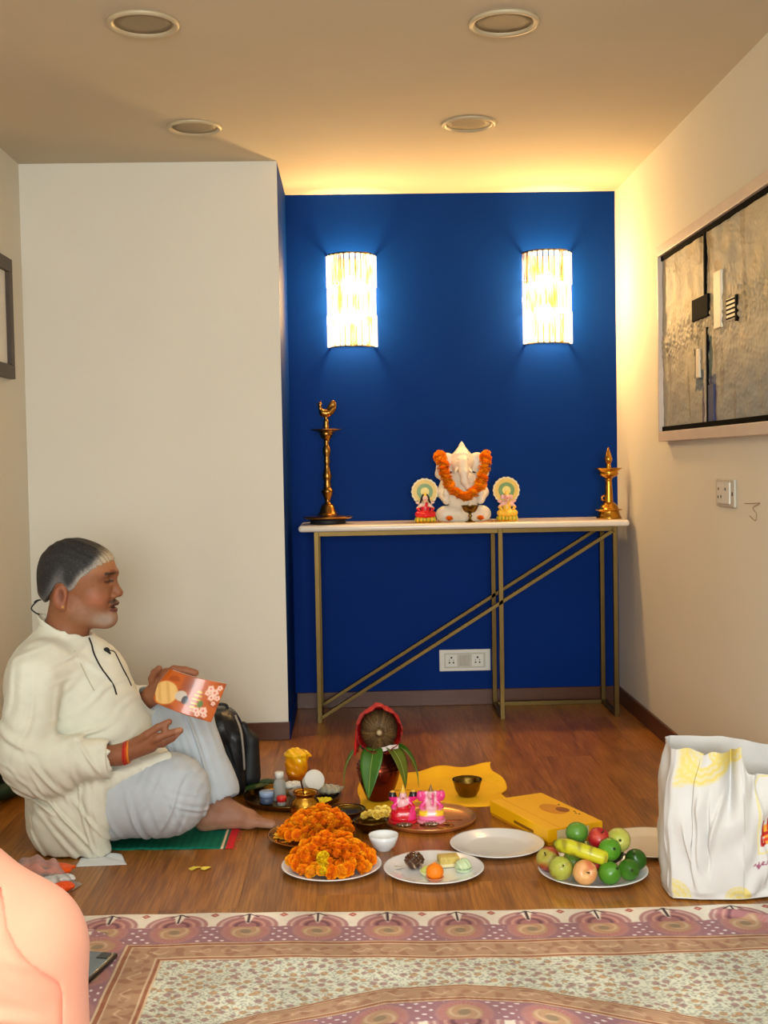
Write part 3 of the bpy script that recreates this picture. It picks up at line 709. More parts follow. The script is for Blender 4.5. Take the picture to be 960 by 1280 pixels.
# two small figurines with round halos
def halo_fig(x, lab, skin, robe, hair, lap):
    t = thing('deity_figurine', lab, 'figurine', (x, 5.045, TZ), 0, 'small figurines with round halos on the table')
    s_ = Sdf((-.06, -.04, -.004), (.06, .03, .03), .002); s_.rbox((-.044, -.03, 0), (.044, .018, .024), .01, .004)
    s_.folds((0, -.02, .012), (.06, .02, .02), (1, 0, 0), .014, .002)
    me = s_.mesh(); V = verts_of(me); c = np.tile(np.array([236., 200., 40.]), (len(V), 1)); c = blend(c, (110, 150, 50), ss(.2, .6, np.sin(V[:, 0]*420))*.6)
    setcol(me, c); obj('base', me, M['attr_gloss'], t)
    # halo
    rr = .056; n = 64
    h1 = lathe([(0, .0), (rr*.55, 0), (rr*.6, -.001), (rr*.62, .0005)], n)
    def halo_rad(r, a): return r*(1+.025*math.cos(a*18))
    poly = [(halo_rad(rr, a)*math.cos(a), halo_rad(rr, a)*math.sin(a)) for a in np.linspace(0, 2*PI, 108, endpoint=False)]
    def disc_part(nm, r0, y0, y1, rgb, wavy):
        pl_ = poly if wavy else [(r0*math.cos(a), r0*math.sin(a)) for a in np.linspace(0, 2*PI, 40, endpoint=False)]
        m_ = prism(pl_, 0, y1-y0); m_.transform(Matrix.Translation((0, y1, .128)) @ Matrix.Rotation(PI/2, 4, 'X'))
        return obj(nm, m_, pm(nm+'_paint', rgb, .35, var=.08, vscale=150), t)
    disc_part('halo', rr, .010, .018, (236, 216, 150), True)
    disc_part('halo_ring', rr*.88, .007, .0105, (232, 190, 40), False)
    disc_part('halo_green', rr*.6, .004, .0075, (112, 146, 44), False)
    disc_part('halo_center', rr*.32, .002, .0045, (240, 216, 90), False)
    st = obj('halo_post', box((-.018, .006, .02), (.018, .016, .085), .003), pm('halo_post_paint', (232, 214, 176), .4), t)
    s_ = Sdf((-.06, -.045, .005), (.06, .03, .15), .0016)
    s_.ell((0, -.006, .06), (.018, .013, .026), .008).ell((0, -.008, .1), (.0125, .0125, .015), .004)
    s_.cap((-.03, -.012, .034), (.03, -.012, .034), .014, .014, .008).cap((-.03, -.02, .032), (.0, -.03, .03), .011, .01, .006).cap((.03, -.02, .032), (0, -.03, .03), .011, .01, .006)
    s_.cap((-.016, -.004, .076), (-.032, -.008, .058), .0075, .006, .004).cap((.016, -.004, .076), (.032, -.008, .058), .0075, .006, .004)
    s_.cap((-.032, -.008, .058), (-.024, -.022, .048), .006, .005, .004).cap((.032, -.008, .058), (.024, -.022, .05), .006, .005, .004)
    s_.cap((-.016, .002, .076), (-.034, .002, .084), .007, .006, .004).cap((.016, .002, .076), (.034, .002, .084), .007, .006, .004)
    s_.cap((0, -.004, .112), (0, -.002, .124), .01, .003, .003)
    if lap == 'trunk': s_.cap((0, -.02, .1), (.002, -.026, .075), .006, .004, .004).ell((-.017, -.003, .1), (.009, .004, .011), .003).ell((.017, -.003, .1), (.009, .004, .011), .003)
    me = s_.mesh(); V = verts_of(me); c = np.tile(np.array(skin, float), (len(V), 1))
    c = blend(c, robe, ss(.072, .066, V[:, 2]+.25*np.abs(V[:, 0]))); c = blend(c, robe, ss(.008, .004, np.abs(V[:, 0]-.3*(V[:, 2]-.06)))*(V[:, 2] < .085))
    c = blend(c, (244, 200, 60), ss(.108, .112, V[:, 2])*.8)
    if hair: c = blend(c, (24, 18, 18), ((V[:, 2] > .088) & (V[:, 1] > -.012) & (np.abs(V[:, 0]) > .0075)).astype(float)); 
    c = blend(c, (226, 60, 70), ((np.abs(V[:, 0]) < .003) & (np.abs(V[:, 2]-.095) < .0025) & (V[:, 1] < -.015)).astype(float))
    setcol(me, c); obj('seated_figure', me, M['attr_gloss'], t)
    if hair:
        for sx in (-1, 1):
            obj('hair_lock', tube(smooth_path([(sx*.006, -.008, .117), (sx*.013, -.01, .105), (sx*.018, -.006, .088), (sx*.024, -.004, .072)], 5), .0042, 8), pm('hair_black', (18, 14, 14), .4), t)
halo_fig(.300, 'small figurine in red with black hair and a round halo, left of the white statue', (240, 206, 186), (222, 30, 40), True, None)
halo_fig(.643, 'small pink figurine with yellow lap and a round halo, right of the white statue', (240, 186, 176), (238, 190, 60), False, 'trunk')

# ------------------------------------------------------------------ plates, trays and offerings on the floor
def plate_mesh(r, h=.016, rim=.02):
    return lathe([(0, .003), (r*.62, .003), (r*.68, .0045), (r-rim*.3, h-.001), (r, h), (r+.0008, h-.0012), (r-rim*.3+.002, h-.004), (r*.7, .0015), (r*.64, 0), (0, 0)], 72)
def plate(name, label, x, y, r, mat, h=.016, rim=.02):
    o = obj(name, plate_mesh(r, h, rim), mat, None, (x, y, 0)); return tag(o, label, 'plate', 'plates on the floor')
plate('dinner_plate', 'empty white dinner plate beside the yellow box', .380, 3.297, .130, M['porc'])
plate('dinner_plate', 'white dinner plate holding the sweets', .192, 3.112, .131, M['porc'])
plate('dinner_plate', 'white dinner plate heaped with fruit', .600, 3.06, .140, M['porc'], .018)
plate('dinner_plate', 'empty ivory dinner plate behind the fruit, beside the white carrier bag', .802, 3.268, .132, M['porcwarm'])
plate('dinner_plate', 'white dinner plate under the front heap of marigolds', -.076, 3.155, .132, M['porc'])
plate('brass_plate', 'golden brass plate under the rear heap of marigolds', -.138, 3.41, .125, M['brass'], .02, .015)

def garland(label, cx, cy, R, hgt, n, r, seed, yel=None, z0=.012, bias=(0, 0)):
    t = thing('marigold_garland', label, 'garland', (cx, cy, z0), 0, 'marigold garlands heaped on plates'); rg = random.Random(seed); pts = []
    tries = 0
    while len(pts) < n and tries < 20000:
        tries += 1
        a = rg.uniform(0, 2*PI); q = math.sqrt(rg.random()); x, y = R*q*math.cos(a)+bias[0]*(1-q), R*q*math.sin(a)+bias[1]*(1-q)
        top = r*.72+hgt*(1-q**2.2)*(.75+.25*math.sin(x*60+seed)*math.cos(y*70))
        z = top if rg.random() < .8 else r*.72+(top-r*.72)*rg.random()
        if all((x-p[0])**2+(y-p[1])**2+(z-p[2])**2 > (.98*r)**2 for p in pts): pts.append((x, y, z))
    for p in pts:
        me = rg.choice(MARI+MARI+MARL)
        q = np.array([p[0], p[1], .05]); 
        flower('marigold_bloom', me, t, p, r*rg.uniform(.92, 1.12), (-p[1]/R*1.1+rg.uniform(-.4, .4), p[0]/R*1.1+rg.uniform(-.4, .4), rg.uniform(0, 6.28)))
    if yel:
        for p in yel: flower('marigold_bloom', MARY, t, p, r*1.0)
    return t
garland('bright orange marigold garland heaped on the front white plate with a yellow bloom', -.076, 3.155, .108, .064, 150, .0185, 3, [(-.02, -.098, .035), (-.022, -.102, .018), (-.02, -.09, .05)])
garland('orange marigold garland heaped on the golden brass plate behind', -.122, 3.405, .096, .066, 120, .0175, 4, None, .014, (.02, 0))
petals('marigold_petals', -.215, 3.40, .012, .035, .05, 60, [(250, 180, 20), (250, 160, 20), (255, 200, 60)], .012, 'loose yellow orange petals at the left rim of the brass plate', .006)

# white bowl
o = obj('small_bowl', lathe([(0, .003), (.018, .003), (.03, .014), (.037, .03), (.04, .043), (.0415, .043), (.039, .03), (.032, .012), (.022, .004), (.021, 0), (0, 0)], 48), M['porc'], None, (.066, 3.305, 0))
tag(o, 'small plain white bowl right of the marigold heaps', 'bowl')
# brass bowls
bp_ = [(0, .004), (.025, .004), (.043, .012), (.048, .024), (.05, .034), (.056, .037), (.056, .0395), (.047, .036), (.044, .024), (.038, .014), (.02, .0075), (0, .0075)]
bp_ = [(0, .0)] + [(.028, 0)] + bp_[2:]
t = thing('brass_bowl', 'dark brass bowl between the small brass pot and the copper tray', 'bowl', (-.036, 3.575, 0), 0, 'dark brass bowls')
obj('bowl', lathe(bp_, 48), M['bronze'], t)
obj('water', lathe([(0, .03), (.046, .03)], 32), pm('oil', (70, 60, 20), .05, var=0, spec=.8), t)
t = thing('brass_bowl', 'dark brass bowl filled with pale yellow blossoms', 'bowl', (.034, 3.474, 0), 0, 'dark brass bowls')
obj('bowl', lathe([(r*.94, z*.9) for r, z in bp_], 48), M['bronze'], t)
mcham = marigold_mesh(12, (240, 200, 70), (252, 232, 140)); mcham.materials.append(M['mari'])
for k, (x, y, z) in enumerate(((0, .02, .05), (.03, .03, .058), (.052, .02, .06), (.02, .0, .052), (.045, -.008, .055), (-.02, .025, .044))):
    o = flower('yellow_blossom', mcham, None, (.034+x*.8, 3.474+y*.8, z-.004), .0165)
    tag(o, ('pale yellow blossom at the back centre of the dark brass bowl', 'pale yellow blossom at the back right of the dark brass bowl', 'pale yellow blossom highest at the right rim of the dark brass bowl', 'pale yellow blossom in the centre of the dark brass bowl', 'pale yellow blossom at the front right of the dark brass bowl', 'pale yellow blossom lowest at the left of the dark brass bowl')[k], 'flower', 'pale yellow blossoms in the brass bowl')

# small brass pot with spoon
t = thing('brass_pot', 'round shiny brass pot with a spoon standing in it', 'pot', (-.163, 3.612, 0))
obj('pot', lathe([(0, 0), (.026, 0), (.038, .012), (.045, .03), (.0455, .042), (.04, .058), (.031, .067), (.029, .072), (.036, .079), (.040, .082), (.040, .0845), (.034, .082), (.026, .073), (.03, .062), (.02, .05), (0, .05)], 48), M['brass'], t)
obj('turmeric', lathe([(0, .062), (.015, .063), (.028, .066)], 24), pm('turmeric_paste', (232, 190, 40), .6, var=.2, vscale=80), t)
o = obj('spoon', bar((0, .0, .058), (-.012, .004, .118), .009, .002, .0008), M['copper'], None, (-.163, 3.612, 0)); tag(o, 'dark metal spoon handle standing in the round brass pot', 'spoon')

# big copper pot with leaves, coconut and red cloth
KX, KY = .064, 3.80
t = thing('copper_pot', 'dark copper pot standing on the yellow cloth under the coconut', 'pot', (KX, KY, .003))
obj('pot', lathe([(0, 0), (.036, 0), (.04, .004), (.05, .03), (.062, .062), (.0685, .09), (.067, .108), (.058, .126), (.046, .138), (.042, .146), (.043, .154), (.053, .163), (.055, .166), (.052, .166), (.04, .157), (.036, .146), (.0, .14)], 56), M['copper'], t)
for z, r in ((.122, .0615), (.112, .0665), (.1, .0688)):
    obj('ring_band', lathe([(r, z-.002), (r+.0022, z), (r, z+.002), (r-.003, z)], 56), M['copper'], t)
s_ = Sdf((-.08, -.08, .12), (.08, .08, .31), .0026)
s_.ell((0, 0, .228), (.058, .063, .058), .01).cap((0, 0, .165), (0, 0, .2), .036, .05, .02)
s_.folds((0, 0, .228), .06, (1, 0, .15), .0085, .0008); s_.ell((0, -.065, .228), (.012, .01, .012), .01)
me = s_.mesh(); V = verts_of(me); ang = np.arctan2(V[:, 2]-.228, V[:, 0]); rad = np.hypot(V[:, 0], V[:, 2]-.228)
c = np.tile(np.array([84., 62., 34.]), (len(V), 1)); c = blend(c, (150, 118, 66), ss(.2, .9, np.sin(ang*23+6*np.sin(ang*7)))*.6); c = blend(c, (52, 36, 18), ss(.3, .9, np.sin(ang*31+2))*.5); c = blend(c, (190, 170, 130), ss(.012, .004, rad))
setcol(me, c); o = obj('coconut', me, M['attr'], None, (KX+.003, KY, .003)); tag(o, 'brown fibrous coconut wrapped in red cloth on the copper pot', 'coconut')
def hood(u, v):
    ph = u*2*PI
    pent = np.cos(PI/5)/np.cos(((ph-PI/2+PI/5) % (2*PI/5))-PI/5)
    R = (.070*(1-v)**.0)*(pent*.16+.86)
    y = -.058+.125*v
    R = R*np.where(v < .45, 1+.04*np.sin(v/.45*PI), np.sqrt(np.clip(1-((v-.45)/.56)**2, .02, 1)))
    R = R+.0016*np.sin(ph*9+v*8)+.001*np.sin(ph*23)
    return np.stack([R*np.cos(ph), y+.004*np.sin(ph*3), R*np.sin(ph)*.98+.228+.012*np.exp(-((ph-PI/2)/.3)**2)], 1)
me = grid_sheet(120, 30, hood); solidify(me, .0012)
t = thing('red_cloth', 'red cloth hood tied around the coconut', 'cloth', (KX+.003, KY, .003))
obj('hood', me, M['redcloth'], t)
def flap(u, v):
    a = PI*.93+u*.75; R = .071+.004*np.sin(u*16)+.004*v
    return np.stack([R*np.cos(a)-.004*v, -.056+.05*u+.004*np.sin(u*13), .228+R*np.sin(a)*(1-v)-(v*.075)+.0*u], 1)
me = grid_sheet(24, 20, flap); solidify(me, .0015); obj('hanging_end', me, M['redcloth'], t)
obj('trim', tube([(x, y-.0012, z) for x, y, z in hood(np.linspace(.0, 1, 80), np.zeros(80))], .0016, 6), pm('red_trim', (120, 14, 12), .5), t)
me = grid_sheet(20, 10, lambda u, v: np.stack([.045*(u-.5)*1.2+.032, -.046-.005*np.sin(u*9)-.006*v, .176-.012*v+.01*u], 1)); solidify(me, .001)
obj('white_end', me, pm('white_cloth_end', (224, 206, 196), .8), t)
def leaf(ang, length, width, drop, label, mat, lift=.012, curl=.0, root=.03):
    ca, sa = math.cos(ang), math.sin(ang)
    def f(u, v):
        s = u; w = width*np.power(np.sin(np.clip(s*.97+.03, 0, 1)**.85*PI), .85)*(v-.5)*2
        out = root+length*.62*np.sin(np.minimum(s*1.35, PI/2))*(.9+.1*s)-curl*s*s; z = .166+lift*np.sin(s*PI*.8)-drop*np.clip(s-.12, 0, 1)**1.35
        z = z+np.abs(w)*.35-.0
        return np.stack([out*ca-w*sa, out*sa+w*ca, np.maximum(z, .006)], 1)
    me = grid_sheet(22, 9, f); solidify(me, .0007)
    t = thing('mango_leaf', label, 'leaf', (KX, KY, .003), 0, 'mango leaves around the copper pot')
    obj('blade', me, mat, t)
    u = np.linspace(0, .97, 16); obj('midrib', tube(f(u, np.full(16, .5))+np.array([0, 0, .0008]), .0011, 5), pm('leaf_rib', (140, 160, 70), .5), t)
ml2 = pm('olive_leaf', (96, 108, 30), .35, var=.2, vscale=30)
leaf(math.radians(190), .20, .017, .165, 'narrow green mango leaf drooping far left of the copper pot', M['leaf'], .016, .04)
leaf(math.radians(251), .125, .036, .17, 'broad green mango leaf hanging down the front of the copper pot', M['leaf'], .006, .0)
leaf(math.radians(318), .165, .030, .15, 'olive mango leaf arching right in front of the copper pot', ml2, .016, .02)
leaf(math.radians(350), .21, .026, .165, 'long mango leaf drooping farthest right of the copper pot', M['leaf'], .02, .03)
leaf(math.radians(15), .16, .026, .12, 'dark mango leaf at the back right of the copper pot', ml2, .024, .01)

# yellow cloth
def ycl(u, v):
    x = .0+.47*u+.012*np.sin(v*9+u*3)*(.4+u); y = 3.695+.42*v-.03*np.sin(u*5)*(v > .5)*v
    z = .0008+.0015*(1+np.sin(u*14+v*6))*.5+.014*ss(.72, 1, v)*ss(.35, .5, u)*(.55+.45*np.cos((u-.62)*17))+.010*ss(.8, 1, v)*ss(.15, .4, u)
    z = z+.008*ss(.9, 1, u)*(1+np.sin(v*11))
    hide = np.exp(-(((x-KX)/.09)**2+((y-KY)/.09)**2)); hide2 = np.exp(-(((x-.347)/.07)**2+((y-3.815)/.07)**2))
    z = .0008+(z-.0008)*(1-np.clip(hide*1.6+hide2*1.6, 0, 1))
    return np.stack([x, y, z], 1)
me = grid_sheet(70, 60, ycl); solidify(me, .0007); o = obj('yellow_cloth', me, M['yellowcloth']); tag(o, 'bright yellow cloth spread under the copper pot and bronze bowl', 'cloth')
t = thing('bronze_bowl', 'small dark bronze bowl standing on the yellow cloth', 'bowl', (.347, 3.815, .003))
obj('bowl', lathe([(0, 0), (.026, 0), (.030, .003), (.039, .02), (.043, .038), (.0475, .05), (.0475, .053), (.0435, .052), (.04, .038), (.03, .012), (0, .006)], 48), M['bronze'], t)

# copper and brass puja tray with two small figures
t = thing('puja_tray', 'round shiny brass tray carrying two small pink figures', 'tray', (.207, 3.565, 0))
obj('tray', lathe([(0, .002), (.125, .002), (.134, .006), (.140, .014), (.1425, .0155), (.1425, .013), (.136, .003), (.128, 0), (0, 0)], 80), M['coppertray'], t)
for k in range(5):
    a = .3+k*1.25
    obj('engraved_line', tube([(.03*k*math.cos(a)*.6-.03+.09*q, -.06+.012*k, .0028) for q in np.linspace(0, 1, 6)], .0012, 5), M['copper'], t)
obj('engraved_ring', tube([(.045+.024*math.cos(a), -.066+.024*math.sin(a), .0028) for a in np.linspace(0, 2*PI, 30)], .0022, 6), M['brass'], t)
for x, lab in ((-.076, 'crumpled silver foil piece before the left pink figure on the tray'), (.003, 'crumpled silver foil piece before the right pink figure on the tray')):
    s_ = Sdf((-.03, -.02, -.002), (.03, .02, .012), .0014); s_.ell((0, 0, .003), (.024, .013, .005), .002); s_.folds((0, 0, .003), .03, (1, .4, 0), .008, .0012); s_.folds((0, 0, .003), .03, (.2, 1, 0), .006, .001)
    o = obj('silver_foil', s_.mesh(), M['steel'], None, (.207+x, 3.512, .003)); tag(o, lab, 'foil', 'silver foil pieces on the brass tray')
def small_fig(x, y, label, kind):
    t = thing('deity_figurine', label, 'figurine', (x, y, .003), 0, 'small painted figures on the brass tray')
    s_ = Sdf((-.055, -.045, -.004), (.055, .04, .125), .0015)
    s_.ell((0, 0, .012), (.04, .03, .013), .004)
    s_.cap((-.024, -.008, .026), (.024, -.008, .026), .014, .014, .008).ell((0, .002, .05), (.018, .014, .022), .008).ell((0, -.002, .078), (.0115, .0115, .0135), .004)
    for sx in (-1, 1):
        s_.cap((sx*.015, .002, .062), (sx*.03, -.004, .044), .007, .006, .004).cap((sx*.03, -.004, .044), (sx*.022, -.018, .036), .006, .005, .004)
        s_.cap((sx*.015, .004, .064), (sx*.032, .002, .074), .007, .007, .004).ell((sx*.031, .004, .076), (.012, .009, .017), .005)
    s_.cap((0, 0, .088), (0, 0, .102), .009, .004, .004).cap((0, 0, .1), (0, 0, .112), .004, .001, .002)
    if kind == 'e': s_.cap((0, -.012, .078), (.002, -.02, .056), .006, .0045, .004).ell((-.016, .002, .08), (.01, .005, .012), .003).ell((.016, .002, .08), (.01, .005, .012), .003)
    me = s_.mesh(); V = verts_of(me); c = np.tile(np.array([244., 190, 196]), (len(V), 1)); xx = np.abs(V[:, 0])
    pink = (236, 40, 130)
    if kind == 'e':
        c = blend(c, pink, ss(.012, .02, xx)*ss(.03, .05, V[:, 2])*.8); c = blend(c, (250, 206, 40), ss(.04, .034, V[:, 2])*ss(.008, .016, xx)); c = blend(c, (240, 120, 170), ss(.024, .018, V[:, 2])); c = blend(c, pink, ss(.006, .003, np.abs(V[:, 0]-.004))*ss(.04, .06, V[:, 2])*ss(.09, .08, V[:, 2])*.7)
        c = blend(c, (150, 110, 50), ss(.089, .092, V[:, 2]))
    else:
        c = blend(c, pink, ss(.014, .02, xx)*ss(.034, .05, V[:, 2])*ss(.1, .09, V[:, 2])); c = blend(c, (214, 18, 40), ss(.05, .044, V[:, 2]-.25*V[:, 0])); c = blend(c, (240, 60, 150), ss(.014, .02, V[:, 0]-.2*(V[:, 2]-.03))*ss(.05, .044, V[:, 2])*.8)
        c = blend(c, (234, 186, 60), ss(.085, .09, V[:, 2])); c = blend(c, (26, 18, 20), ((V[:, 2] > .074) & (V[:, 2] < .088) & (V[:, 1] > -.006)).astype(float))
    c = blend(c, (170, 40, 50), ((xx < .003) & (np.abs(V[:, 2]-.072) < .0018) & (V[:, 1] < -.008)).astype(float))
    setcol(me, c); obj('figure', me, M['attr_gloss'], t)
    obj('pedestal', lathe([(0, -.0), (.043, 0), (.044, .004), (.04, .007), (0, .007)], 32), pm('figurine_pedestal', (228, 150, 170) if kind == 'e' else (206, 24, 44), .4), t)
small_fig(.131, 3.555, 'small seated figure in red and pink on the brass tray, nearer the copper pot', 'l')
small_fig(.214, 3.55, 'small pink and white seated figure with yellow lap on the brass tray', 'e')

# yellow sweet box
t = thing('sweet_box', 'flat yellow cardboard sweet box lying on the floor', 'box', (.542, 3.485, 0), math.radians(-67.7))
mb = pm('yellow_card', (255, 192, 6), .4, var=.03); mb2 = pm('yellow_card_side', (216, 146, 10), .45, var=.04)
obj('tray_base', box((-.164, -.088, 0), (.164, .088, .038), .001), mb2, t)
obj('lid', box((-.166, -.0905, .009), (.166, .0905, .046), .0015), mb, t)
def ellipse_poly(cx, cy, a, b, n=40): return [(cx+a*math.cos(q), cy+b*math.sin(q)) for q in np.linspace(0, 2*PI, n, endpoint=False)]
obj('printed_motif', prism(ellipse_poly(.0, .03, .055, .034), .046, .0464), pm('print_amber', (226, 150, 10), .4), t)
obj('printed_motif', prism(ellipse_poly(.02, .05, .026, .018), .0464, .0467), pm('print_brown', (150, 80, 16), .4), t)
for k, (x, y) in enumerate(((-.03, .068), (.05, .072), (.066, .066), (.078, .07))): obj('printed_motif', prism(ellipse_poly(x, y, .005, .003, 12), .046, .0465), pm('print_dark', (70, 46, 14), .4), t)
obj('printed_line', box((-.166, -.052, .046), (.166, -.0505, .0463)), pm('print_line', (226, 150, 10), .4), t)
obj('label_strip', box((.166, -.06, .012), (.1664, .045, .04)), pm('label_paper', (226, 216, 170), .5), t)
obj('label_motif', box((.1662, -.01, .012), (.1668, .015, .042)), pm('label_brown', (176, 120, 30), .5), t)
obj('label_strip', box((-.02, -.0912, .016), (.09, -.0906, .024)), pm('side_print', (150, 96, 16), .5), t)

# steel tray with jars
t = thing('steel_tray', 'round steel tray crowded with jars and packets near the foot', 'tray', (-.212, 3.825, 0))
obj('tray', lathe([(0, .002), (.135, .002), (.146, .008), (.152, .02), (.155, .021), (.1555, .019), (.148, .005), (.137, 0), (0, 0)], 72), M['bronze'], t)
def jar(name, label, x, y, z, prof, mat, lidprof, lidmat, cat='jar', seg=32):
    t = thing(name, label, cat, (x, y, z)); obj('body', lathe(prof, seg), mat, t); obj('lid', lathe(lidprof, seg), lidmat, t); return t
mclear = pm('clear_plastic', (196, 200, 196), .18, var=.02, trans=.55, ior=1.2)
jar('small_jar', 'small round jar with a pale blue lid on the steel tray', -.292, 3.785, .003, [(0, 0), (.02, 0), (.0215, .003), (.0215, .022), (0, .022)], pm('slate_blue', (70, 84, 110), .4), [(0, .022), (.0235, .022), (.0235, .036), (.021, .038), (0, .038)], pm('pale_blue', (150, 172, 206), .4))
jar('plastic_bottle', 'small clear plastic bottle with a white cap on the steel tray', -.252, 3.812, .003, [(0, 0), (.0185, 0), (.02, .003), (.02, .055), (.016, .066), (.012, .07), (.012, .075), (0, .075)], mclear, [(0, .073), (.0145, .073), (.0145, .09), (.012, .092), (0, .092)], M['plastic_w'], 'bottle')
jar('small_jar', 'tiny clear jar with a red cap on the steel tray', -.243, 3.756, .003, [(0, 0), (.013, 0), (.014, .002), (.014, .013), (0, .013)], mclear, [(0, .013), (.0155, .013), (.0155, .027), (.013, .029), (0, .029)], pm('red_cap', (214, 36, 34), .35))
t = thing('white_tub', 'white plastic tub lying tilted on the steel tray', 'tub', (-.15, 3.862, .045)); t.rotation_euler = (math.radians(62), 0, math.radians(18))
obj('body', lathe([(0, -.03), (.028, -.03), (.03, -.028), (.033, .028), (0, .028)], 40), M['plastic_w'], t); obj('lid', lathe([(0, .034), (.03, .034), (.0335, .032), (.0335, .026), (.031, .025)], 40), M['plastic_w'], t)
def packet(name, label, x, y, z, sx, sy, sz, rz, rgb, rough=.5, ry=0.):
    s_ = Sdf((-sx-.01, -sy-.01, -sz-.01), (sx+.01, sy+.01, sz+.01), max(.0018, sx/28)); s_.ell((0, 0, 0), (sx, sy, sz), .004).rbox((-sx*.95, -sy*.9, -sz*.35), (sx*.95, sy*.9, sz*.35), sz*.3, .006)
    s_.folds((0, 0, 0), sx, (1, .5, .2), sx*.4, sz*.12); s_.folds((0, 0, 0), sx, (-.4, 1, .1), sx*.3, sz*.1)
    o = obj(name, s_.mesh(), pm(name+'_mat', rgb, rough, var=.06), None, (x, y, z), (0, ry, rz)); return o
tag(packet('paper_packet', '', -.215, 3.905, .026, .045, .02, .012, .2, (226, 222, 214)), 'white paper packet at the back of the steel tray', 'packet')
tag(packet('plastic_pouch', '', -.192, 3.84, .02, .03, .025, .013, .5, (150, 140, 132), .25), 'grey crumpled plastic pouch in the middle of the steel tray', 'packet')
tag(packet('clear_packet', '', -.098, 3.868, .02, .045, .032, .014, -.3, (158, 154, 136), .15), 'shiny clear packet at the right rim of the steel tray', 'packet')
for k, (x, y, rz, lab) in enumerate(((-.325, 3.875, .5, 'dark green betel leaf on the left rim of the steel tray'), (-.295, 3.925, -.2, 'dark green betel leaf at the back of the steel tray'))):
    def bl(u, v):
        w = .026*np.sin(np.clip(u*.96+.04, 0, 1)**.7*PI)**.8*(v-.5)*2
        return np.stack([(u-.5)*.085, w, .012+.012*np.abs(w)/.026+.01*u*u], 1)
    me = grid_sheet(16, 9, bl); solidify(me, .0008); o = obj('betel_leaf', me, M['leafdark'], None, (x, y, .012), (0, 0, rz)); tag(o, lab, 'leaf', 'betel leaves on the steel tray')
s_ = Sdf((-.06, -.04, -.006), (.06, .04, .025), .002); s_.ell((0, 0, 0), (.04, .03, .014), .004); s_.ell((.02, .01, .003), (.02, .014, .011), .004); s_.folds((0, 0, .005), .05, (1, .3, 0), .012, .0014); s_.folds((0, 0, .005), .05, (.2, 1, 0), .01, .0012)
X_, Y_, Z_ = s_.axes(); s_.v = np.maximum(s_.v, -Z_*np.ones_like(s_.v))
o = obj('yellow_powder', s_.mesh(), pm('yellow_powder', (238, 216, 30), .8, var=.15, vscale=150), None, (-.122, 3.772, .003)); tag(o, 'heap of bright yellow powder on the steel tray', 'powder', kind='stuff')
# yellow wrapped jar
t = thing('wrapped_jar', 'orange jar wrapped in crumpled yellow plastic behind the steel tray', 'jar', (-.21, 4.075, 0))
s_ = Sdf((-.07, -.07, -.01), (.07, .07, .125), .0024)
s_.cap((0, 0, .035), (0, 0, .065), .036, .04, .01).cap((0, 0, .012), (0, 0, .04), .03, .034, .01).ell((0, 0, .088), (.043, .043, .014), .008).cap((.03, 0, .088), (.05, -.004, .082), .01, .003, .004).cap((-.02, -.01, .095), (.0, .0, .105), .012, .006, .006)
s_.folds((0, 0, .05), .06, (.5, .3, 1), .03, .0016, .4, .012); s_.folds((0, 0, .08), .05, (1, .6, .3), .02, .0022)
X_, Y_, Z_ = s_.axes(); s_.v = np.maximum(s_.v, -Z_*np.ones_like(s_.v))
me = s_.mesh(); V = verts_of(me); c = np.tile(np.array([236., 150, 14]), (len(V), 1)); c = blend(c, (250, 190, 20), ss(.055, .085, V[:, 2]+.012*np.sin(V[:, 0]*90))); c = blend(c, (196, 100, 16), ss(.03, .012, V[:, 2]))
setcol(me, c); obj('jar', me, M['attr_gloss'], t)

# fruit
def fruit_mesh(prof, colfn, seg=28, lump=.0):
    me = lathe(prof, seg); V = verts_of(me)
    if lump:
        d = 1+lump*np.sin(V[:, 0]*90+1)*np.cos(V[:, 1]*80)+lump*np.sin(V[:, 2]*110)
        me.vertices.foreach_set('co', (V*d[:, None]).astype(np.float32).ravel()); V = verts_of(me)
    setcol(me, colfn(V)); me.materials.append(M['fruit']); return me
M['fruit'] = pm('fruit_skin', (0, 0, 0), .32, attr=True, var=.06, vscale=120, coat=.1)
def apple_prof(r): return [(0, -.78*r), (.2*r, -.86*r), (.45*r, -.84*r), (.78*r, -.55*r), (.97*r, -.08*r), (1.0*r, .2*r), (.9*r, .56*r), (.62*r, .82*r), (.35*r, .86*r), (.14*r, .76*r), (0, .62*r)]
def guava_prof(r): return [(0, -.95*r), (.35*r, -.9*r), (.72*r, -.66*r), (.95*r, -.2*r), (.97*r, .15*r), (.84*r, .55*r), (.56*r, .88*r), (.3*r, 1.04*r), (.16*r, 1.05*r), (.1*r, .98*r), (0, .96*r)]
def lime_prof(r): return [(0, -1.08*r), (.12*r, -1.06*r), (.3*r, -.95*r), (.68*r, -.72*r), (.95*r, -.28*r), (1.0*r, .05*r), (.92*r, .4*r), (.66*r, .76*r), (.3*r, .97*r), (.13*r, 1.08*r), (0, 1.1*r)]
def cf(base, second, freq, lo=-.2, hi=.6, seed=0, third=None):
    def f(V):
        n = noise2(V[:, 0]+V[:, 1]*.6, V[:, 2]+V[:, 1]*.5, freq, seed); c = np.tile(np.array(base, float), (len(V), 1)); c = blend(c, second, ss(lo, hi, n))
        if third is not None: c = blend(c, third, ss(.3, .9, noise2(V[:, 0]-V[:, 1], V[:, 2], freq*2.4, seed+5))*.6)
        return c
    return f
FZ = .009
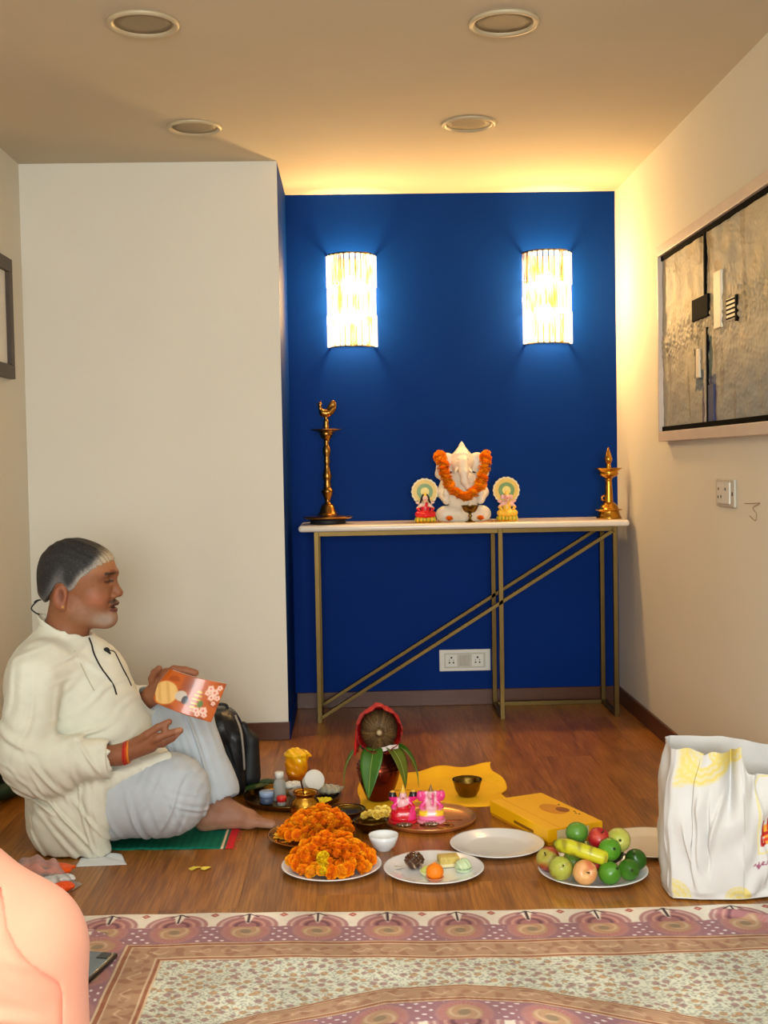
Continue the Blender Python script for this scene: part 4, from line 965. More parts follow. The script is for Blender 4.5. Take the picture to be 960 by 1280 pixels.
def fruit(name, label, cat, prof, colfn, loc, rot, stem=True, lump=.008, group=None):
    t = thing(name, label, cat, (loc[0], loc[1], loc[2]), 0, group); t.rotation_euler = rot
    obj('flesh', fruit_mesh(prof, colfn, 28, lump), None, t)
    if stem:
        zt = prof[-1][1]; obj('stem', tube([(0, 0, zt-.002), (.001, 0, zt+.006), (.003, 0, zt+.012)], [.0016, .0014, .002], 6), pm('fruit_stem', (70, 52, 24), .7), t)
    else:
        zt = prof[-1][1]; obj('calyx', lathe([(0, zt+.0005), (.0035, zt+.001), (.004, zt-.0015)], 10), pm('fruit_calyx', (40, 52, 20), .7), t)
G_ = 'fruit on the white plate'
AP, GU, LI = apple_prof, guava_prof, lime_prof
fruit('apple', 'green and red apple at the far left of the fruit plate', 'apple', AP(.031), cf((176, 166, 70), (172, 66, 44), 45, -.1, .4, 2), (.486, 3.06, FZ+.033), (.5, -.6, 0))
fruit('guava', 'lumpy yellow green guava at the front left of the fruit plate', 'guava', GU(.031), cf((176, 182, 74), (206, 198, 120), 50, 0, .8, 3, (130, 90, 50)), (.503, 2.988, FZ+.034), (1.0, .3, 0), False, .02)
fruit('apple', 'peach coloured apple at the front of the fruit plate', 'apple', AP(.031), cf((226, 166, 104), (206, 110, 70), 60, 0, .9, 4, (236, 196, 130)), (.560, 2.965, FZ+.031), (1.25, .35, 0))
fruit('plum', 'small dark red fruit half hidden between apple and limes', 'plum', AP(.020), cf((150, 30, 40), (196, 60, 60), 60, 0, .8, 5), (.590, 3.003, FZ+.035), (.3, 0, 0), False)
fruit('lime', 'bright green lime lowest at the front of the fruit plate', 'lime', LI(.029), cf((74, 134, 28), (100, 160, 40), 50, 0, .9, 6), (.622, 2.963, FZ+.028), (.9, .4, .3), False, .004)
fruit('lime', 'green lime stacked above the lowest bright green lime', 'lime', LI(.029), cf((82, 144, 34), (110, 170, 50), 50, 0, .9, 7), (.632, 3.004, FZ+.074), (1.2, -.3, .3), False, .004)
fruit('lime', 'dark green lime right of the lowest bright green lime', 'lime', LI(.027), cf((54, 104, 24), (80, 136, 36), 50, 0, .9, 8), (.676, 2.985, FZ+.028), (1.3, .2, 0), False, .004)
fruit('lime', 'dark green lime at the far right of the fruit plate', 'lime', LI(.028), cf((46, 90, 22), (66, 116, 30), 50, 0, .9, 9), (.706, 3.038, FZ+.034), (.7, -.4, 0), False, .004)
fruit('avocado', 'blackish green fruit behind the limes on the fruit plate', 'fruit', GU(.028), cf((32, 54, 22), (46, 74, 28), 50, 0, .9, 10), (.662, 3.105, FZ+.032), (1.2, .9, 0), False)
fruit('apple', 'green apple under the banana on the fruit plate', 'apple', AP(.030), cf((104, 140, 50), (140, 160, 70), 50, 0, .9, 11), (.548, 3.04, FZ+.031), (.2, 0, 0))
fruit('apple', 'green apple at the back of the heap under the red apple', 'apple', AP(.032), cf((120, 150, 60), (150, 170, 80), 50, 0, .9, 12), (.58, 3.12, FZ+.031), (.2, .1, 0))
fruit('guava', 'green guava on top of the heap behind the banana', 'guava', GU(.029), cf((82, 136, 44), (110, 156, 60), 40, 0, .9, 13), (.562, 3.085, FZ+.093), (.2, 1.25, .3), False)
fruit('apple', 'shiny dark red apple on top of the fruit heap', 'apple', AP(.0295), cf((170, 24, 36), (206, 80, 60), 45, .2, 1, 14, (150, 16, 30)), (.615, 3.055, FZ+.084), (.35, .3, 0))
fruit('guava', 'yellow green guava on top of the heap above the limes', 'guava', GU(.032), cf((172, 178, 62), (198, 196, 96), 40, 0, .9, 15, (120, 130, 50)), (.664, 3.048, FZ+.084), (1.3, -.25, 0), False)
def banana(label, pts, r):
    P = smooth_path(pts, 7); n = len(P); u = np.linspace(0, 1, n); R_ = r*np.clip(np.minimum(u/.12, (1-u)/.1), .28, 1)**.6
    me = tube(P, R_, 10); V = verts_of(me); c = np.tile(np.array([204., 200, 40]), (len(V), 1)); tt_ = np.repeat(u, 10)[:len(V)]
    c = blend(c, (150, 164, 40), ss(.25, .0, tt_)*.7); c = blend(c, (90, 74, 30), ss(.4, .8, noise2(V[:, 0], V[:, 2], 220, 3))*.45); c = blend(c, (70, 60, 24), ss(.03, .0, np.minimum(tt_, 1-tt_)))
    setcol(me, c); me.materials.append(M['fruit']); o = obj('banana', me); tag(o, label, 'banana')
banana('yellow banana lying across the front of the fruit heap', [(.497, 3.03, .094), (.525, 3.004, .094), (.565, 2.986, .085), (.603, 2.978, .073), (.618, 2.98, .068)], .019)

# sweets
SWZ = .0055
def paper_cup(parent, r, h, rgb):
    n = 60; prof = []
    V = []; F = []
    for i, (rr, z) in enumerate(((r*.7, 0), (r*.85, h*.5), (r, h))):
        for k in range(n):
            a = 2*PI*k/n; q = rr*(1+(.05 if i else 0)*math.cos(k*PI)); V.append((q*math.cos(a), q*math.sin(a), z))
    for i in range(2):
        for k in range(n): F.append((i*n+k, i*n+(k+1) % n, (i+1)*n+(k+1) % n, (i+1)*n+k))
    F.append(tuple(range(n))[::-1])
    obj('paper_cup', mesh_np('cup', np.array(V), F, False), pm('paper_cup', rgb, .6), parent)
t = thing('sweet', 'dark brown foil wrapped sweet on the sweets plate', 'sweet', (.142, 3.128, SWZ))
s_ = Sdf((-.04, -.04, -.004), (.04, .04, .05), .0016); s_.ell((0, 0, .021), (.026, .024, .022), .004); s_.folds((0, 0, .02), .03, (.8, .2, .6), .009, .0018, 0, .002); s_.folds((0, 0, .02), .03, (-.6, .3, .7), .012, .0014)
me = s_.mesh(); V = verts_of(me); c = np.tile(np.array([70., 38, 18]), (len(V), 1)); c = blend(c, (200, 176, 150), ss(.45, .9, np.sin(V[:, 0]*330+V[:, 2]*150))*ss(.03, .01, V[:, 2])*.8); setcol(me, c); obj('ball', me, M['attr_gloss'], t)
obj('wrapper_end', grid_sheet(10, 8, lambda u, v: np.stack([-.022-.03*u, (v-.5)*.03*u+.0*u, .004+.004*np.sin(v*14)*u], 1)), pm('clear_wrap', (200, 196, 190), .3), t)
t = thing('sweet', 'round orange sweet in a paper cup at the front of the sweets plate', 'sweet', (.19, 3.04, SWZ-.001))
s_ = Sdf((-.035, -.035, -.003), (.035, .035, .05), .0016); s_.ell((0, 0, .021), (.0225, .0225, .021), .002); s_.folds((0, 0, .02), .03, (1, .4, .2), .007, .0005); s_.ell((.0, 0, .043), (.004, .004, .003), .003)
obj('ball', s_.mesh(), pm('orange_sweet', (244, 130, 12), .5, var=.1, vscale=200), t); paper_cup(t, .023, .009, (226, 150, 110))
t = thing('sweet', 'pale lime green wrapped sweet behind the orange sweet', 'sweet', (.178, 3.078, SWZ-.001))
obj('ball', (lambda s: (s.ell((0, 0, .012), (.022, .018, .012), .002), s.mesh())[1])(Sdf((-.03, -.03, -.003), (.03, .03, .03), .0018)), pm('lime_sweet', (206, 212, 120), .5), t); paper_cup(t, .024, .012, (222, 226, 170))
t = thing('sweet', 'square pale yellow sweet at the back of the sweets plate', 'sweet', (.233, 3.15, SWZ-.0005), .15)
obj('cake', box((-.027, -.02, 0), (.027, .02, .026), .004, 2, True), pm('cake_yellow', (206, 180, 96), .6, var=.2, vscale=120, bump=.2, bscale=200), t); obj('wrapper', box((-.029, -.022, 0), (.029, .022, .009), .002), pm('cake_paper', (226, 210, 160), .5), t)
t = thing('sweet', 'mint green round sweet at the right of the sweets plate', 'sweet', (.268, 3.1, SWZ-.001))
s_ = Sdf((-.035, -.035, -.003), (.035, .035, .05), .0016); s_.ell((0, 0, .016), (.021, .02, .016), .003); s_.ell((.002, 0, .03), (.008, .008, .005), .004); s_.folds((0, 0, .016), .03, (1, .2, .6), .009, .0012)
obj('ball', s_.mesh(), pm('mint_sweet', (196, 214, 170), .5), t); paper_cup(t, .022, .009, (210, 226, 190))
# scrap on the floor
petals('fallen_petals', -.426, 3.185, 0, .02, .012, 4, [(240, 220, 90)], .022, 'few pale yellow petals fallen on the floor before the mat', .0005)

# ------------------------------------------------------------------ patterned bedspread on the floor
CX0, CX1 = -.715, 1.13
def far_edge(x): return np.interp(x, [-.72, -.233, .207, .645, .974, 1.14], [2.868, 2.857, 2.832, 2.82, 2.826, 2.832])+.002*np.sin(x*31)
def fold_line(x): return np.interp(x, [-.75, -.45, -.2, .043, .2, .333, .5, .675, .9, 1.14], [2.0, 2.16, 2.31, 2.405, 2.412, 2.388, 2.305, 2.225, 2.1, 2.0])
def carpet():
    xs = np.linspace(CX0, CX1, 740); d = np.concatenate([np.arange(0, .69, .00245), np.linspace(.70, 1.95, 60)])
    X, Dd = np.meshgrid(xs, d, indexing='ij'); X = X.ravel(); Dd = Dd.ravel(); Y = far_edge(X)-Dd
    # relief: soft wrinkles, hem, a crease at the right
    Z = .0012+.0018*ss(.0, .01, Dd)+.0010*(1+np.sin(Y*38+3*np.sin(X*4)))*ss(.05, .2, Dd)+.0012*(1+np.sin(X*9+Y*13))*ss(.02, .2, Dd)
    cr = (X-.80)*.9+(Y-2.80)*1.35
    crease = np.exp(-(cr/.014)**2)*ss(.80, .88, X)*ss(.0, .06, Dd); Z = Z+.014*crease*ss(1.3, .95, X)
    q = Y-fold_line(X); Z = Z+.006*ss(.02, -.03, q)*ss(1.9, 1.0, Dd)
    side = np.minimum(X-CX0, CX1-X); Z = Z*ss(-.002, .01, side)+.0004
    n = len(X); c = np.zeros((n, 3)); 
    # colours
    white = (230, 222, 210); mauve = (158, 118, 128); pinkm = (178, 134, 132); tan = (180, 146, 120); mint = (214, 216, 200); rust = (172, 98, 74); dark = (70, 52, 58); cream = (222, 202, 172)
    per = .1635
    XL0 = X-CX0
    e_far = Dd; e_left = XL0
    c[:] = np.array(mint, float)
    # field blossoms
    rg = np.random.default_rng(11)
    f_mask = (Dd > .28) & (X > -.42) & (q > 0)
    cell = .032
    for k in range(2):
        gx = np.floor(X/cell+k*.5); gy = np.floor(Y/(cell*.9)+k*.37)
        h1 = np.modf(np.abs(np.sin(gx*127.1+gy*311.7+k*17)*43758.5453))[0]; h2 = np.modf(np.abs(np.sin(gx*269.5+gy*183.3+k*31)*43758.5453))[0]; h3 = np.modf(np.abs(np.sin(gx*419.2+gy*371.9+k*11)*43758.5453))[0]
        cx = (gx+.3+.4*h1-k*.5)*cell; cy = (gy+.3+.4*h2-k*.37)*cell*.9
        rad = np.sqrt(((X-cx)/(.0085 if k == 0 else .0065))**2+((Y-cy)/(.0085 if k == 0 else .006))**2)
        m = ss(1.1, .85, rad)*(h3 > .25)*.8; colr = np.where((h3 > .62)[:, None], np.array([182., 138, 100]), np.array([164., 126, 122]))
        c = c*(1-m[:, None])+colr*m[:, None]; c = blend(c, (196, 166, 130), ss(.45, .3, rad)*(h3 > .62))
    cell2 = .0125
    for k in range(3):
        gx = np.floor(X/cell2+k*.33); gy = np.floor(Y/cell2+k*.41); h1 = np.modf(np.abs(np.sin(gx*12.98+gy*78.23+k*3)*43758.5453))[0]; h2 = np.modf(np.abs(np.sin(gx*39.3+gy*11.1+k*5)*24634.6))[0]
        cx = (gx+.25+.5*h1-k*.33)*cell2; cy = (gy+.25+.5*h2-k*.41)*cell2; a = h1*6.28
        dx = (X-cx)*np.cos(a)+(Y-cy)*np.sin(a); dy = -(X-cx)*np.sin(a)+(Y-cy)*np.cos(a)
        m = ss(1.15, .8, np.sqrt((dx/.0046)**2+(dy/.0019)**2))*(h2 > .3); c = blend(c, (122, 130, 122) if k < 2 else (110, 96, 100), m*.45)
    def border(e, s, other=None):
        """colours of the border at distance e from the hem, coordinate s along it"""
        cc = np.tile(np.array(mauve, float), (n, 1)); u = (s/per) % 1.-.5; U = u*per
        # paisley medallions with rays
        rr = np.sqrt((U/.058)**2+((e-.125)/.062)**2); an = np.arctan2(e-.125, U)
        cc = blend(cc, pinkm, ss(1.05, .9, rr)); cc = blend(cc, (186, 96, 88), ss(.95, .8, rr)*ss(.1, .6, np.sin(an*34))*.45); cc = blend(cc, (184, 148, 120), ss(.66, .58, rr))
        cc = blend(cc, (204, 180, 154), .7*ss(.2, .8, np.sin(rr*17+an*2.0))*ss(.62, .52, rr)); cc = blend(cc, (150, 130, 108), ss(.26, .18, rr))
        # white dots between
        du = (s % .028)/.028-.5; row = np.floor(e/.017); du = ((s+row*.014) % .028)/.028-.5; de = (e/.017) % 1.-.5
        m = ss(1.1, .8, np.sqrt((du*.028/.0052)**2+(de*.017/.0036)**2))*(rr > 1.1)*(e > .085)*(e < .185); cc = blend(cc, (232, 222, 224), m)
        # scalloped white hem
        sc = np.sqrt((U/.072)**2+((e-.088)/.072)**2); inh = ss(.098, .092, e)
        hem = np.tile(np.array(white, float), (n, 1)); hem = blend(hem, (178, 134, 136), ss(1.02, .98, sc)); hem = blend(hem, (206, 176, 170), ss(.9, .86, sc)*ss(.78, .82, sc)); hem = blend(hem, (166, 116, 120), ss(.76, .72, sc)); hem = blend(hem, (196, 150, 140), ss(.62, .58, sc)*ss(.48, .52, sc)); hem = blend(hem, (124, 86, 94), ss(.44, .40, sc)*ss(.28, .32, sc))
        hem = blend(hem, white, ss(.016, .012, np.abs(U)+.2*(e-.02))*ss(.085, .06, e)); hem = blend(hem, dark, ss(.0035, .0022, np.abs(U))*ss(.012, .014, e)*ss(.07, .066, e)); hem = blend(hem, dark, ss(.004, .0025, np.abs(np.abs(U)-(e-.012)*1.1))*ss(.011, .013, e)*ss(.036, .03, e))
        dia = np.abs(np.abs(U)-per/2)/.011+np.abs(e-.022)/.013; hem = blend(hem, (176, 92, 84), ss(1.05, .9, dia)); hem = blend(hem, (210, 160, 140), ss(.5, .35, dia))
        cc = cc*(1-inh[:, None])+hem*inh[:, None]
        # tan inner band with pale lines and squiggles
        tb = ss(.186, .189, e); tn = np.tile(np.array(tan, float), (n, 1)); tn = blend(tn, (150, 104, 88), ss(.1, .7, noise2(s, e, 130, 17))*.55)
        sq = np.abs(e-.236-.012*np.sin(s*115)*np.cos(s*31)); tn = blend(tn, cream, .55*ss(.0042, .0022, sq)*ss(-.2, .3, np.sin(s*70)))
        ring_ = np.abs(np.hypot(((s % .05)-.025), (e-.236)*1.1)-.012); tn = blend(tn, cream, ss(.003, .0015, ring_)*.3*(np.sin(s*37) > 0))
        for ee in (.191, .205, .268, .281): tn = blend(tn, cream, ss(.0026, .0014, np.abs(e-ee))*.85)
        tn = blend(tn, (148, 84, 62), ss(.192, .194, e)*ss(.204, .202, e)*.6); tn = blend(tn, (148, 84, 62), ss(.269, .271, e)*ss(.280, .278, e)*.6)
        return cc*(1-tb[:, None])+tn*tb[:, None]
    bl_ = border(e_left, Y+.03); bf = border(e_far, X+.02)
    m = (e_left < .283); c[m] = bl_[m]
    m2 = (e_far < .283) & ((e_left >= e_far) | (e_left > .283)); c[m2] = bf[m2]
    # folded-back near border: band, then mauve ground with dots and medallions
    e_n = .283+q*1.2
    m3 = (q < 0) & (e_n > .02); bn = border(np.where(e_n > .02, e_n, .12), X*1.0+.05); keep = m3 & (e_left > .29); c[keep] = bn[keep]
    m4 = (q < 0) & (e_n <= .02) & (e_left > .29); c[m4] = np.array(mauve, float)
    c = c*(1+.05*noise2(X, Y, 20, 4))[:, None]
    nx, ny = 740, len(d); i, j = np.meshgrid(np.arange(nx-1), np.arange(ny-1), indexing='ij'); a = (i*ny+j).ravel()
    F = np.stack([a, a+1, a+ny+1, a+ny], 1)
    me = mesh_np('bedspread', np.stack([X, Y, Z], 1), F, True, np.clip(c, 0, 255)); me.materials.append(M['clothattr'])
    o = obj('bedspread', me); tag(o, 'printed mauve and cream paisley bedspread laid across the floor', 'bedspread')
carpet()
# phone lying on it
t = thing('phone', 'dark phone lying on the bedspread beside the peach sleeve', 'phone', (-.586, 2.535, .0075), math.radians(-14))
obj('case', box((-.038, -.078, 0), (.038, .078, .0095), .004, 3, True), pm('phone_black', (14, 15, 18), .35), t)
obj('back_glass', box((-.033, -.073, .0092), (.033, .073, .0102), .0004), pm('phone_grey', (92, 102, 112), .15, var=.05), t)
obj('camera_ring', tube([(-.012+.012*math.cos(a), -.02+.014*math.sin(a), .0102) for a in np.linspace(0, 2*PI, 24)], .0012, 6), pm('phone_ring', (40, 44, 50), .3), t)
obj('camera_bump', box((.004, .04, .0095), (.03, .07, .0118), .001), pm('phone_lens', (20, 22, 26), .2), t)

# ------------------------------------------------------------------ white carrier bag
def carrier_bag():
    plan = np.array([(.752, 2.885), (.757, 2.868), (.82, 2.853), (.905, 2.846), (.922, 2.846), (1.0, 2.862), (1.11, 2.89), (1.125, 2.92), (1.122, 3.03), (1.10, 3.045), (.93, 3.05), (.785, 3.04), (.765, 3.02), (.752, 2.95)])
    Q = np.vstack([plan, plan[:1]]); L_ = np.r_[0, np.cumsum(np.linalg.norm(np.diff(Q, axis=0), axis=1))]
    ns, nz = 430, 150; s = np.linspace(0, L_[-1], ns, endpoint=False); t_ = np.linspace(0, 1, nz)
    S, T = np.meshgrid(s, t_, indexing='ij'); S = S.ravel(); T = T.ravel()
    bx = np.interp(S, L_, Q[:, 0]); by = np.interp(S, L_, Q[:, 1])
    sg0, sc, sf1 = L_[1], L_[4], L_[6]                # gusset from sg0 to the corner sc, front panel to sf1
    ins = (S > sg0) & (S < sc); g = np.clip((S-sg0)/(sc-sg0), 0, 1)
    fr = (S >= sc) & (S < sf1); f = np.clip((S-sc)/(sf1-sc), 0, 1)
    Hh = np.where(ins, .362-.012*np.sin(g*PI)+.006*np.sin(g*14), np.where(fr, .302-.02*f+.05*np.exp(-(f/.05)**2), .36))
    Hh = np.where(S >= sf1, np.interp(S, [sf1, L_[8], L_[10], L_[11], L_[13], L_[-1]], [.285, .315, .352, .358, .36, .362]), Hh)
    Z = T*Hh
    # outward normal in plan
    cxp, cyp = .93, 2.955
    dx, dy = bx-cxp, by-cyp; dl = np.hypot(dx, dy); dx, dy = dx/dl, dy/dl
    push = .010*np.sin(T*PI)*(1+.4*np.sin(S*19))-.012*ss(.6, 1, T)
    # gusset creases
    push = push+ins*(-.055*np.exp(-((g-.80)/.09)**2)*ss(.5, .8, T)+.012*np.exp(-((g-.42)/.05)**2)*ss(.15, .3, T)*ss(.8, .6, T)-.010*np.exp(-((g-.52)/.03)**2)*ss(.1, .3, T)*ss(.8, .6, T)-.016*np.exp(-((g-.3)/.12)**2)*ss(.78, .95, T))
    push = push+ins*(.008*np.sin((g*.9+T*.7)*16)*ss(.02, .3, T)*.5)+fr*(.008*np.sin((f*1.2-T*.9)*15)*.6+.006*np.exp(-((f-.18-(1-T)*.12)/.03)**2)*ss(.0, .2, T))
    push = push+.0045*noise2(S, Z, 48, 41)+ins*.012*np.exp(-((g-.62-(T-.5)*.5)/.035)**2)*ss(.2, .4, T)*ss(.85, .7, T)+ins*.010*np.exp(-((g-.2-(.5-T)*.4)/.04)**2)*ss(.0, .2, T)*ss(.6, .4, T)
    bot = ss(.0, .05, T)
    X = bx+dx*push*bot; Y = by+dy*push*bot
    X = X+.012*T*(ins & (g < .3))
    c = np.tile(np.array([218., 216, 214]), (len(S), 1)); ye = (228, 208, 120)
    gs = S-sg0; gl = sc-sg0
    def arcs(cs, cz, r0, r1, w=1., lo=None):
        nonlocal c
        r = np.hypot(S-cs, Z-cz); m = ss(r0-.002, r0+.002, r)*ss(r1+.002, r1-.002, r); st = .45+.55*ss(-.1, .4, np.sin(r*420+3*np.sin(np.arctan2(Z-cz, S-cs)*18)*.3))
        c = blend(c, ye, m*w*st*ins)
    arcs(sg0+.06, .362, .045, .088); arcs(sg0+.125, .37, .018, .05); arcs(sg0-.005, .0, .0, .048, .9); arcs(sc-.012, .0, .0, .032, 1.); arcs(sg0, .33, .0, .06, .8)
    fs = S-sc
    r = np.hypot(fs+.01, Z); c = blend(c, ye, ss(.032, .028, r)*fr*.9)
    def seg(a, b, w, rgb, k=1.):
        nonlocal c
        a = np.array(a); b = np.array(b); d = b-a; q = np.clip(((fs-a[0])*d[0]+(Z-a[1])*d[1])/(d@d+1e-12), 0, 1); dist = np.hypot(fs-a[0]-q*d[0], Z-a[1]-q*d[1])
        c = blend(c, rgb, ss(w*1.25, w*.7, dist)*fr*k)
    for a, b in (((.038, .26), (.038, .108)), ((.038, .108), (.21, .15)), ((.038, .26), (.06, .29)), ((.06, .29), (.21, .30))): seg(a, b, .0022, (226, 214, 150))
    R1, R2, O1 = (170, 22, 14), (214, 60, 20), (248, 170, 60)
    seg((.062, .17), (.064, .142), .006, O1); seg((.075, .18), (.077, .15), .005, O1)
    seg((.052, .184), (.0545, .150), .0036, R1); seg((.068, .190), (.070, .156), .0036, R1); seg((.0545, .150), (.070, .158), .004, R2); seg((.082, .195), (.084, .160), .0036, R1); seg((.068, .172), (.084, .178), .0034, R2)
    seg((.048, .150), (.047, .128), .003, R1); seg((.048, .150), (.09, .164), .003, R1); seg((.056, .138), (.075, .146), .004, R2); seg((.062, .133), (.09, .143), .004, O1); seg((.047, .128), (.056, .131), .003, R1)
    seg((.095, .198), (.093, .165), .0036, R1); seg((.093, .165), (.11, .172), .0036, R2); seg((.11, .198), (.108, .168), .0036, R1)
    P1 = (150, 70, 104); px0 = .026; sc_ = [(0, .078), (.004, .083), (.008, .076), (.012, .088), (.010, .072), (.020, .09), (.017, .082), (.024, .085), (.028, .093), (.032, .087), (.036, .096), (.040, .089), (.045, .103), (.043, .091), (.05, .102), (.055, .094), (.058, .104), (.054, .075)]
    for a, b in zip(sc_[:-1], sc_[1:]): seg((px0+a[0], a[1]), (px0+b[0], b[1]), .0013, P1, .85)
    V = np.stack([X, Y, Z+.006], 1)
    i, j = np.meshgrid(np.arange(ns), np.arange(nz-1), indexing='ij'); i2 = (i+1) % ns; F = np.stack([i*nz+j, i2*nz+j, i2*nz+j+1, i*nz+j+1], -1).reshape(-1, 4)
    t = thing('carrier_bag', 'white carrier bag with yellow ornament and red lettering standing on the floor', 'bag', (.93, 2.95, 0))
    V = V-np.array([.93, 2.95, 0])
    me = mesh_np('bag', V, F, True, np.clip(c, 0, 255)); me.materials.append(pm('white_bag', (0, 0, 0), .55, attr=True, var=.02, bump=.1, bscale=200, spec=.3)); obj('bag_body', me, None, t)
    base = prism([(p[0]-.93, p[1]-2.95) for p in plan], .005, .008); obj('bag_base', base, pm('white_bag_base', (230, 228, 224), .6), t)
carrier_bag()
t = thing('food_carton', 'pale carton just visible inside the white carrier bag', 'box', (.95, 2.965, .009)); obj('carton', box((-.12, -.05, 0), (.12, .06, .22), .004), pm('carton_beige', (206, 186, 150), .6), t); obj('flap', box((-.12, -.05, .22), (.12, .0, .223), .001), pm('carton_flap', (190, 166, 128), .6), t)

# ------------------------------------------------------------------ bags, mat and plastic around the man
t = thing('black_backpack', 'black backpack standing on the floor behind the man\'s raised knee', 'bag', (-.415, 3.93, 0))
s_ = Sdf((-.10, -.12, -.01), (.13, .14, .32), .0035)
s_.cap((-.02, 0, .06), (-.02, 0, .22), .06, .052, .02).rbox((-.08, -.075, 0), (.05, .08, .22), .035, .03).cap((-.03, -.03, .22), (-.03, .05, .22), .055, .055, .02)
s_.folds((0, -.06, .15), .08, (1, 0, .3), .045, .003); X_, Y_, Z_ = s_.axes(); s_.v = np.maximum(s_.v, -Z_*np.ones_like(s_.v)); obj('body', s_.mesh(), M['blackleather'], t)
s_ = Sdf((.0, -.1, -.01), (.15, .12, .26), .0035); s_.cap((.055, 0, .055), (.065, .0, .17), .04, .026, .02).cap((.06, 0, .17), (.04, 0, .22), .02, .014, .02); X_, Y_, Z_ = s_.axes(); s_.v = np.maximum(s_.v, -Z_*np.ones_like(s_.v)); obj('side_pocket', s_.mesh(), M['black'], t)
obj('strap', tube(smooth_path([(.02, -.05, .265), (.038, -.062, .22), (.045, -.064, .15), (.047, -.062, .09)], 6), .004, 6), pm('strap_grey', (150, 142, 130), .6), t)
obj('handle', tube(smooth_path([(-.05, .01, .262), (-.045, .01, .287), (-.015, .01, .287), (-.01, .01, .262)], 6), .005, 8), M['black'], t)
t = thing('dark_bag', 'slumped black bag with green base against the left wall behind the man', 'bag', (-1.15, 4.03, 0))
s_ = Sdf((-.1, -.25, .03), (.1, .25, .22), .005); s_.ell((-.015, -.02, .10), (.07, .2, .075), .02).cap((-.01, -.12, .13), (-.01, .1, .15), .05, .04, .03); s_.folds((0, 0, .1), .12, (.2, 1, .4), .07, .005); obj('body', s_.mesh(), M['black'], t)
s_ = Sdf((-.1, -.25, -.01), (.1, .25, .10), .005); s_.ell((-.012, -.02, .045), (.076, .205, .05), .01); X_, Y_, Z_ = s_.axes(); s_.v = np.maximum(s_.v, -Z_*np.ones_like(s_.v)); obj('base', s_.mesh(), pm('dark_green', (34, 56, 34), .6, var=.1), t)
# mat
t = thing('sitting_mat', 'teal woven mat with red border under the seated man', 'mat', (-.62, 3.52, 0))
def matfn(u, v): return np.stack([-.26+.525*u, -.155+.15*v*1.9+.0*u-.02*u, .002+.0008*np.sin(u*40)], 1)
def matcol(u, v):
    c = np.tile(np.array([18., 112, 88]), (len(u), 1)); c = blend(c, (10, 84, 70), ss(.2, .8, np.sin(u*160))*.4); c = blend(c, (206, 44, 50), ss(.955, .962, u)); c = blend(c, (236, 200, 170), ss(.93, .935, u)*ss(.95, .945, u)); return c
me = grid_sheet(160, 12, matfn, matcol); solidify(me, .0016); obj('weave', me, M['clothattr'], t)
for k in range(14): obj('fringe', tube([(.262, -.172+.021*k, .002), (.272+random.uniform(0, .008), -.172+.021*k+random.uniform(-.006, .006), .0012)], .0008, 4), pm('fringe_red', (206, 60, 60), .8), t)
# white cloth end by the mat
me = grid_sheet(24, 16, lambda u, v: np.stack([-.765+.105*u+.03*(1-v)*u, 3.225+.10*v+.02*u*(1-v)-.012*u, .0015+.006*np.abs(np.sin(u*5+v*4))*v], 1)); solidify(me, .001)
o = obj('white_napkin', me, pm('white_cloth', (224, 228, 230), .8, var=.03)); tag(o, 'white cloth corner on the floor below the hem of the kurta', 'cloth')
# plastic bag with orange packet
mfilm = bpy.data.materials.new('clear_film'); mfilm.use_nodes = True
nt = mfilm.node_tree; N = nt.nodes; N.remove(N['Principled BSDF']); tr = N.new('ShaderNodeBsdfTransparent'); tr.inputs[0].default_value = (1, 1, 1, 1); gl = N.new('ShaderNodeBsdfGlossy'); gl.inputs['Roughness'].default_value = .16; df = N.new('ShaderNodeBsdfDiffuse'); df.inputs[0].default_value = (.8, .8, .78, 1)
fz = N.new('ShaderNodeFresnel'); fz.inputs[0].default_value = 1.3; m1 = N.new('ShaderNodeMixShader'); m1.inputs[0].default_value = .28; nt.links.new(tr.outputs[0], m1.inputs[1]); nt.links.new(df.outputs[0], m1.inputs[2])
m2_ = N.new('ShaderNodeMixShader'); nt.links.new(fz.outputs[0], m2_.inputs[0]); nt.links.new(m1.outputs[0], m2_.inputs[1]); nt.links.new(gl.outputs[0], m2_.inputs[2]); nt.links.new(m2_.outputs[0], N['Material Output'].inputs[0])
def film(u, v):
    P00, P10, P01, P11 = np.array([-.75, 2.985]), np.array([-.715, 3.085]), np.array([-.965, 3.13]), np.array([-.90, 3.275])
    xy = ((1-u)*(1-v))[:, None]*P00+(u*(1-v))[:, None]*P10+((1-u)*v)[:, None]*P01+(u*v)[:, None]*P11
    e = np.minimum(np.minimum(u, 1-u), np.minimum(v, 1-v)); z = .002+.052*ss(0, .35, e)+.007*np.sin(u*19+v*7)*ss(0, .2, e)+.006*np.sin(v*23-u*9)*ss(0, .2, e)
    return np.column_stack([xy, np.maximum(z, .002)])
o = obj('plastic_bag', grid_sheet(40, 40, film), mfilm); tag(o, 'clear crinkled plastic bag with orange packets on the floor by the peach sleeve', 'plastic bag')
tag(packet('orange_packet', '', -.835, 3.165, .022, .085, .035, .014, -.35, (244, 92, 16), .4), 'long orange packet inside the clear plastic bag', 'packet')
tag(packet('orange_packet', '', -.752, 3.03, .016, .026, .022, .011, .7, (240, 84, 20), .4), 'small orange packet at the near end of the clear plastic bag', 'packet')
tag(packet('white_packet', '', -.785, 3.082, .016, .05, .022, .01, .5, (228, 228, 226), .5), 'folded white paper between the orange packets in the plastic bag', 'paper')

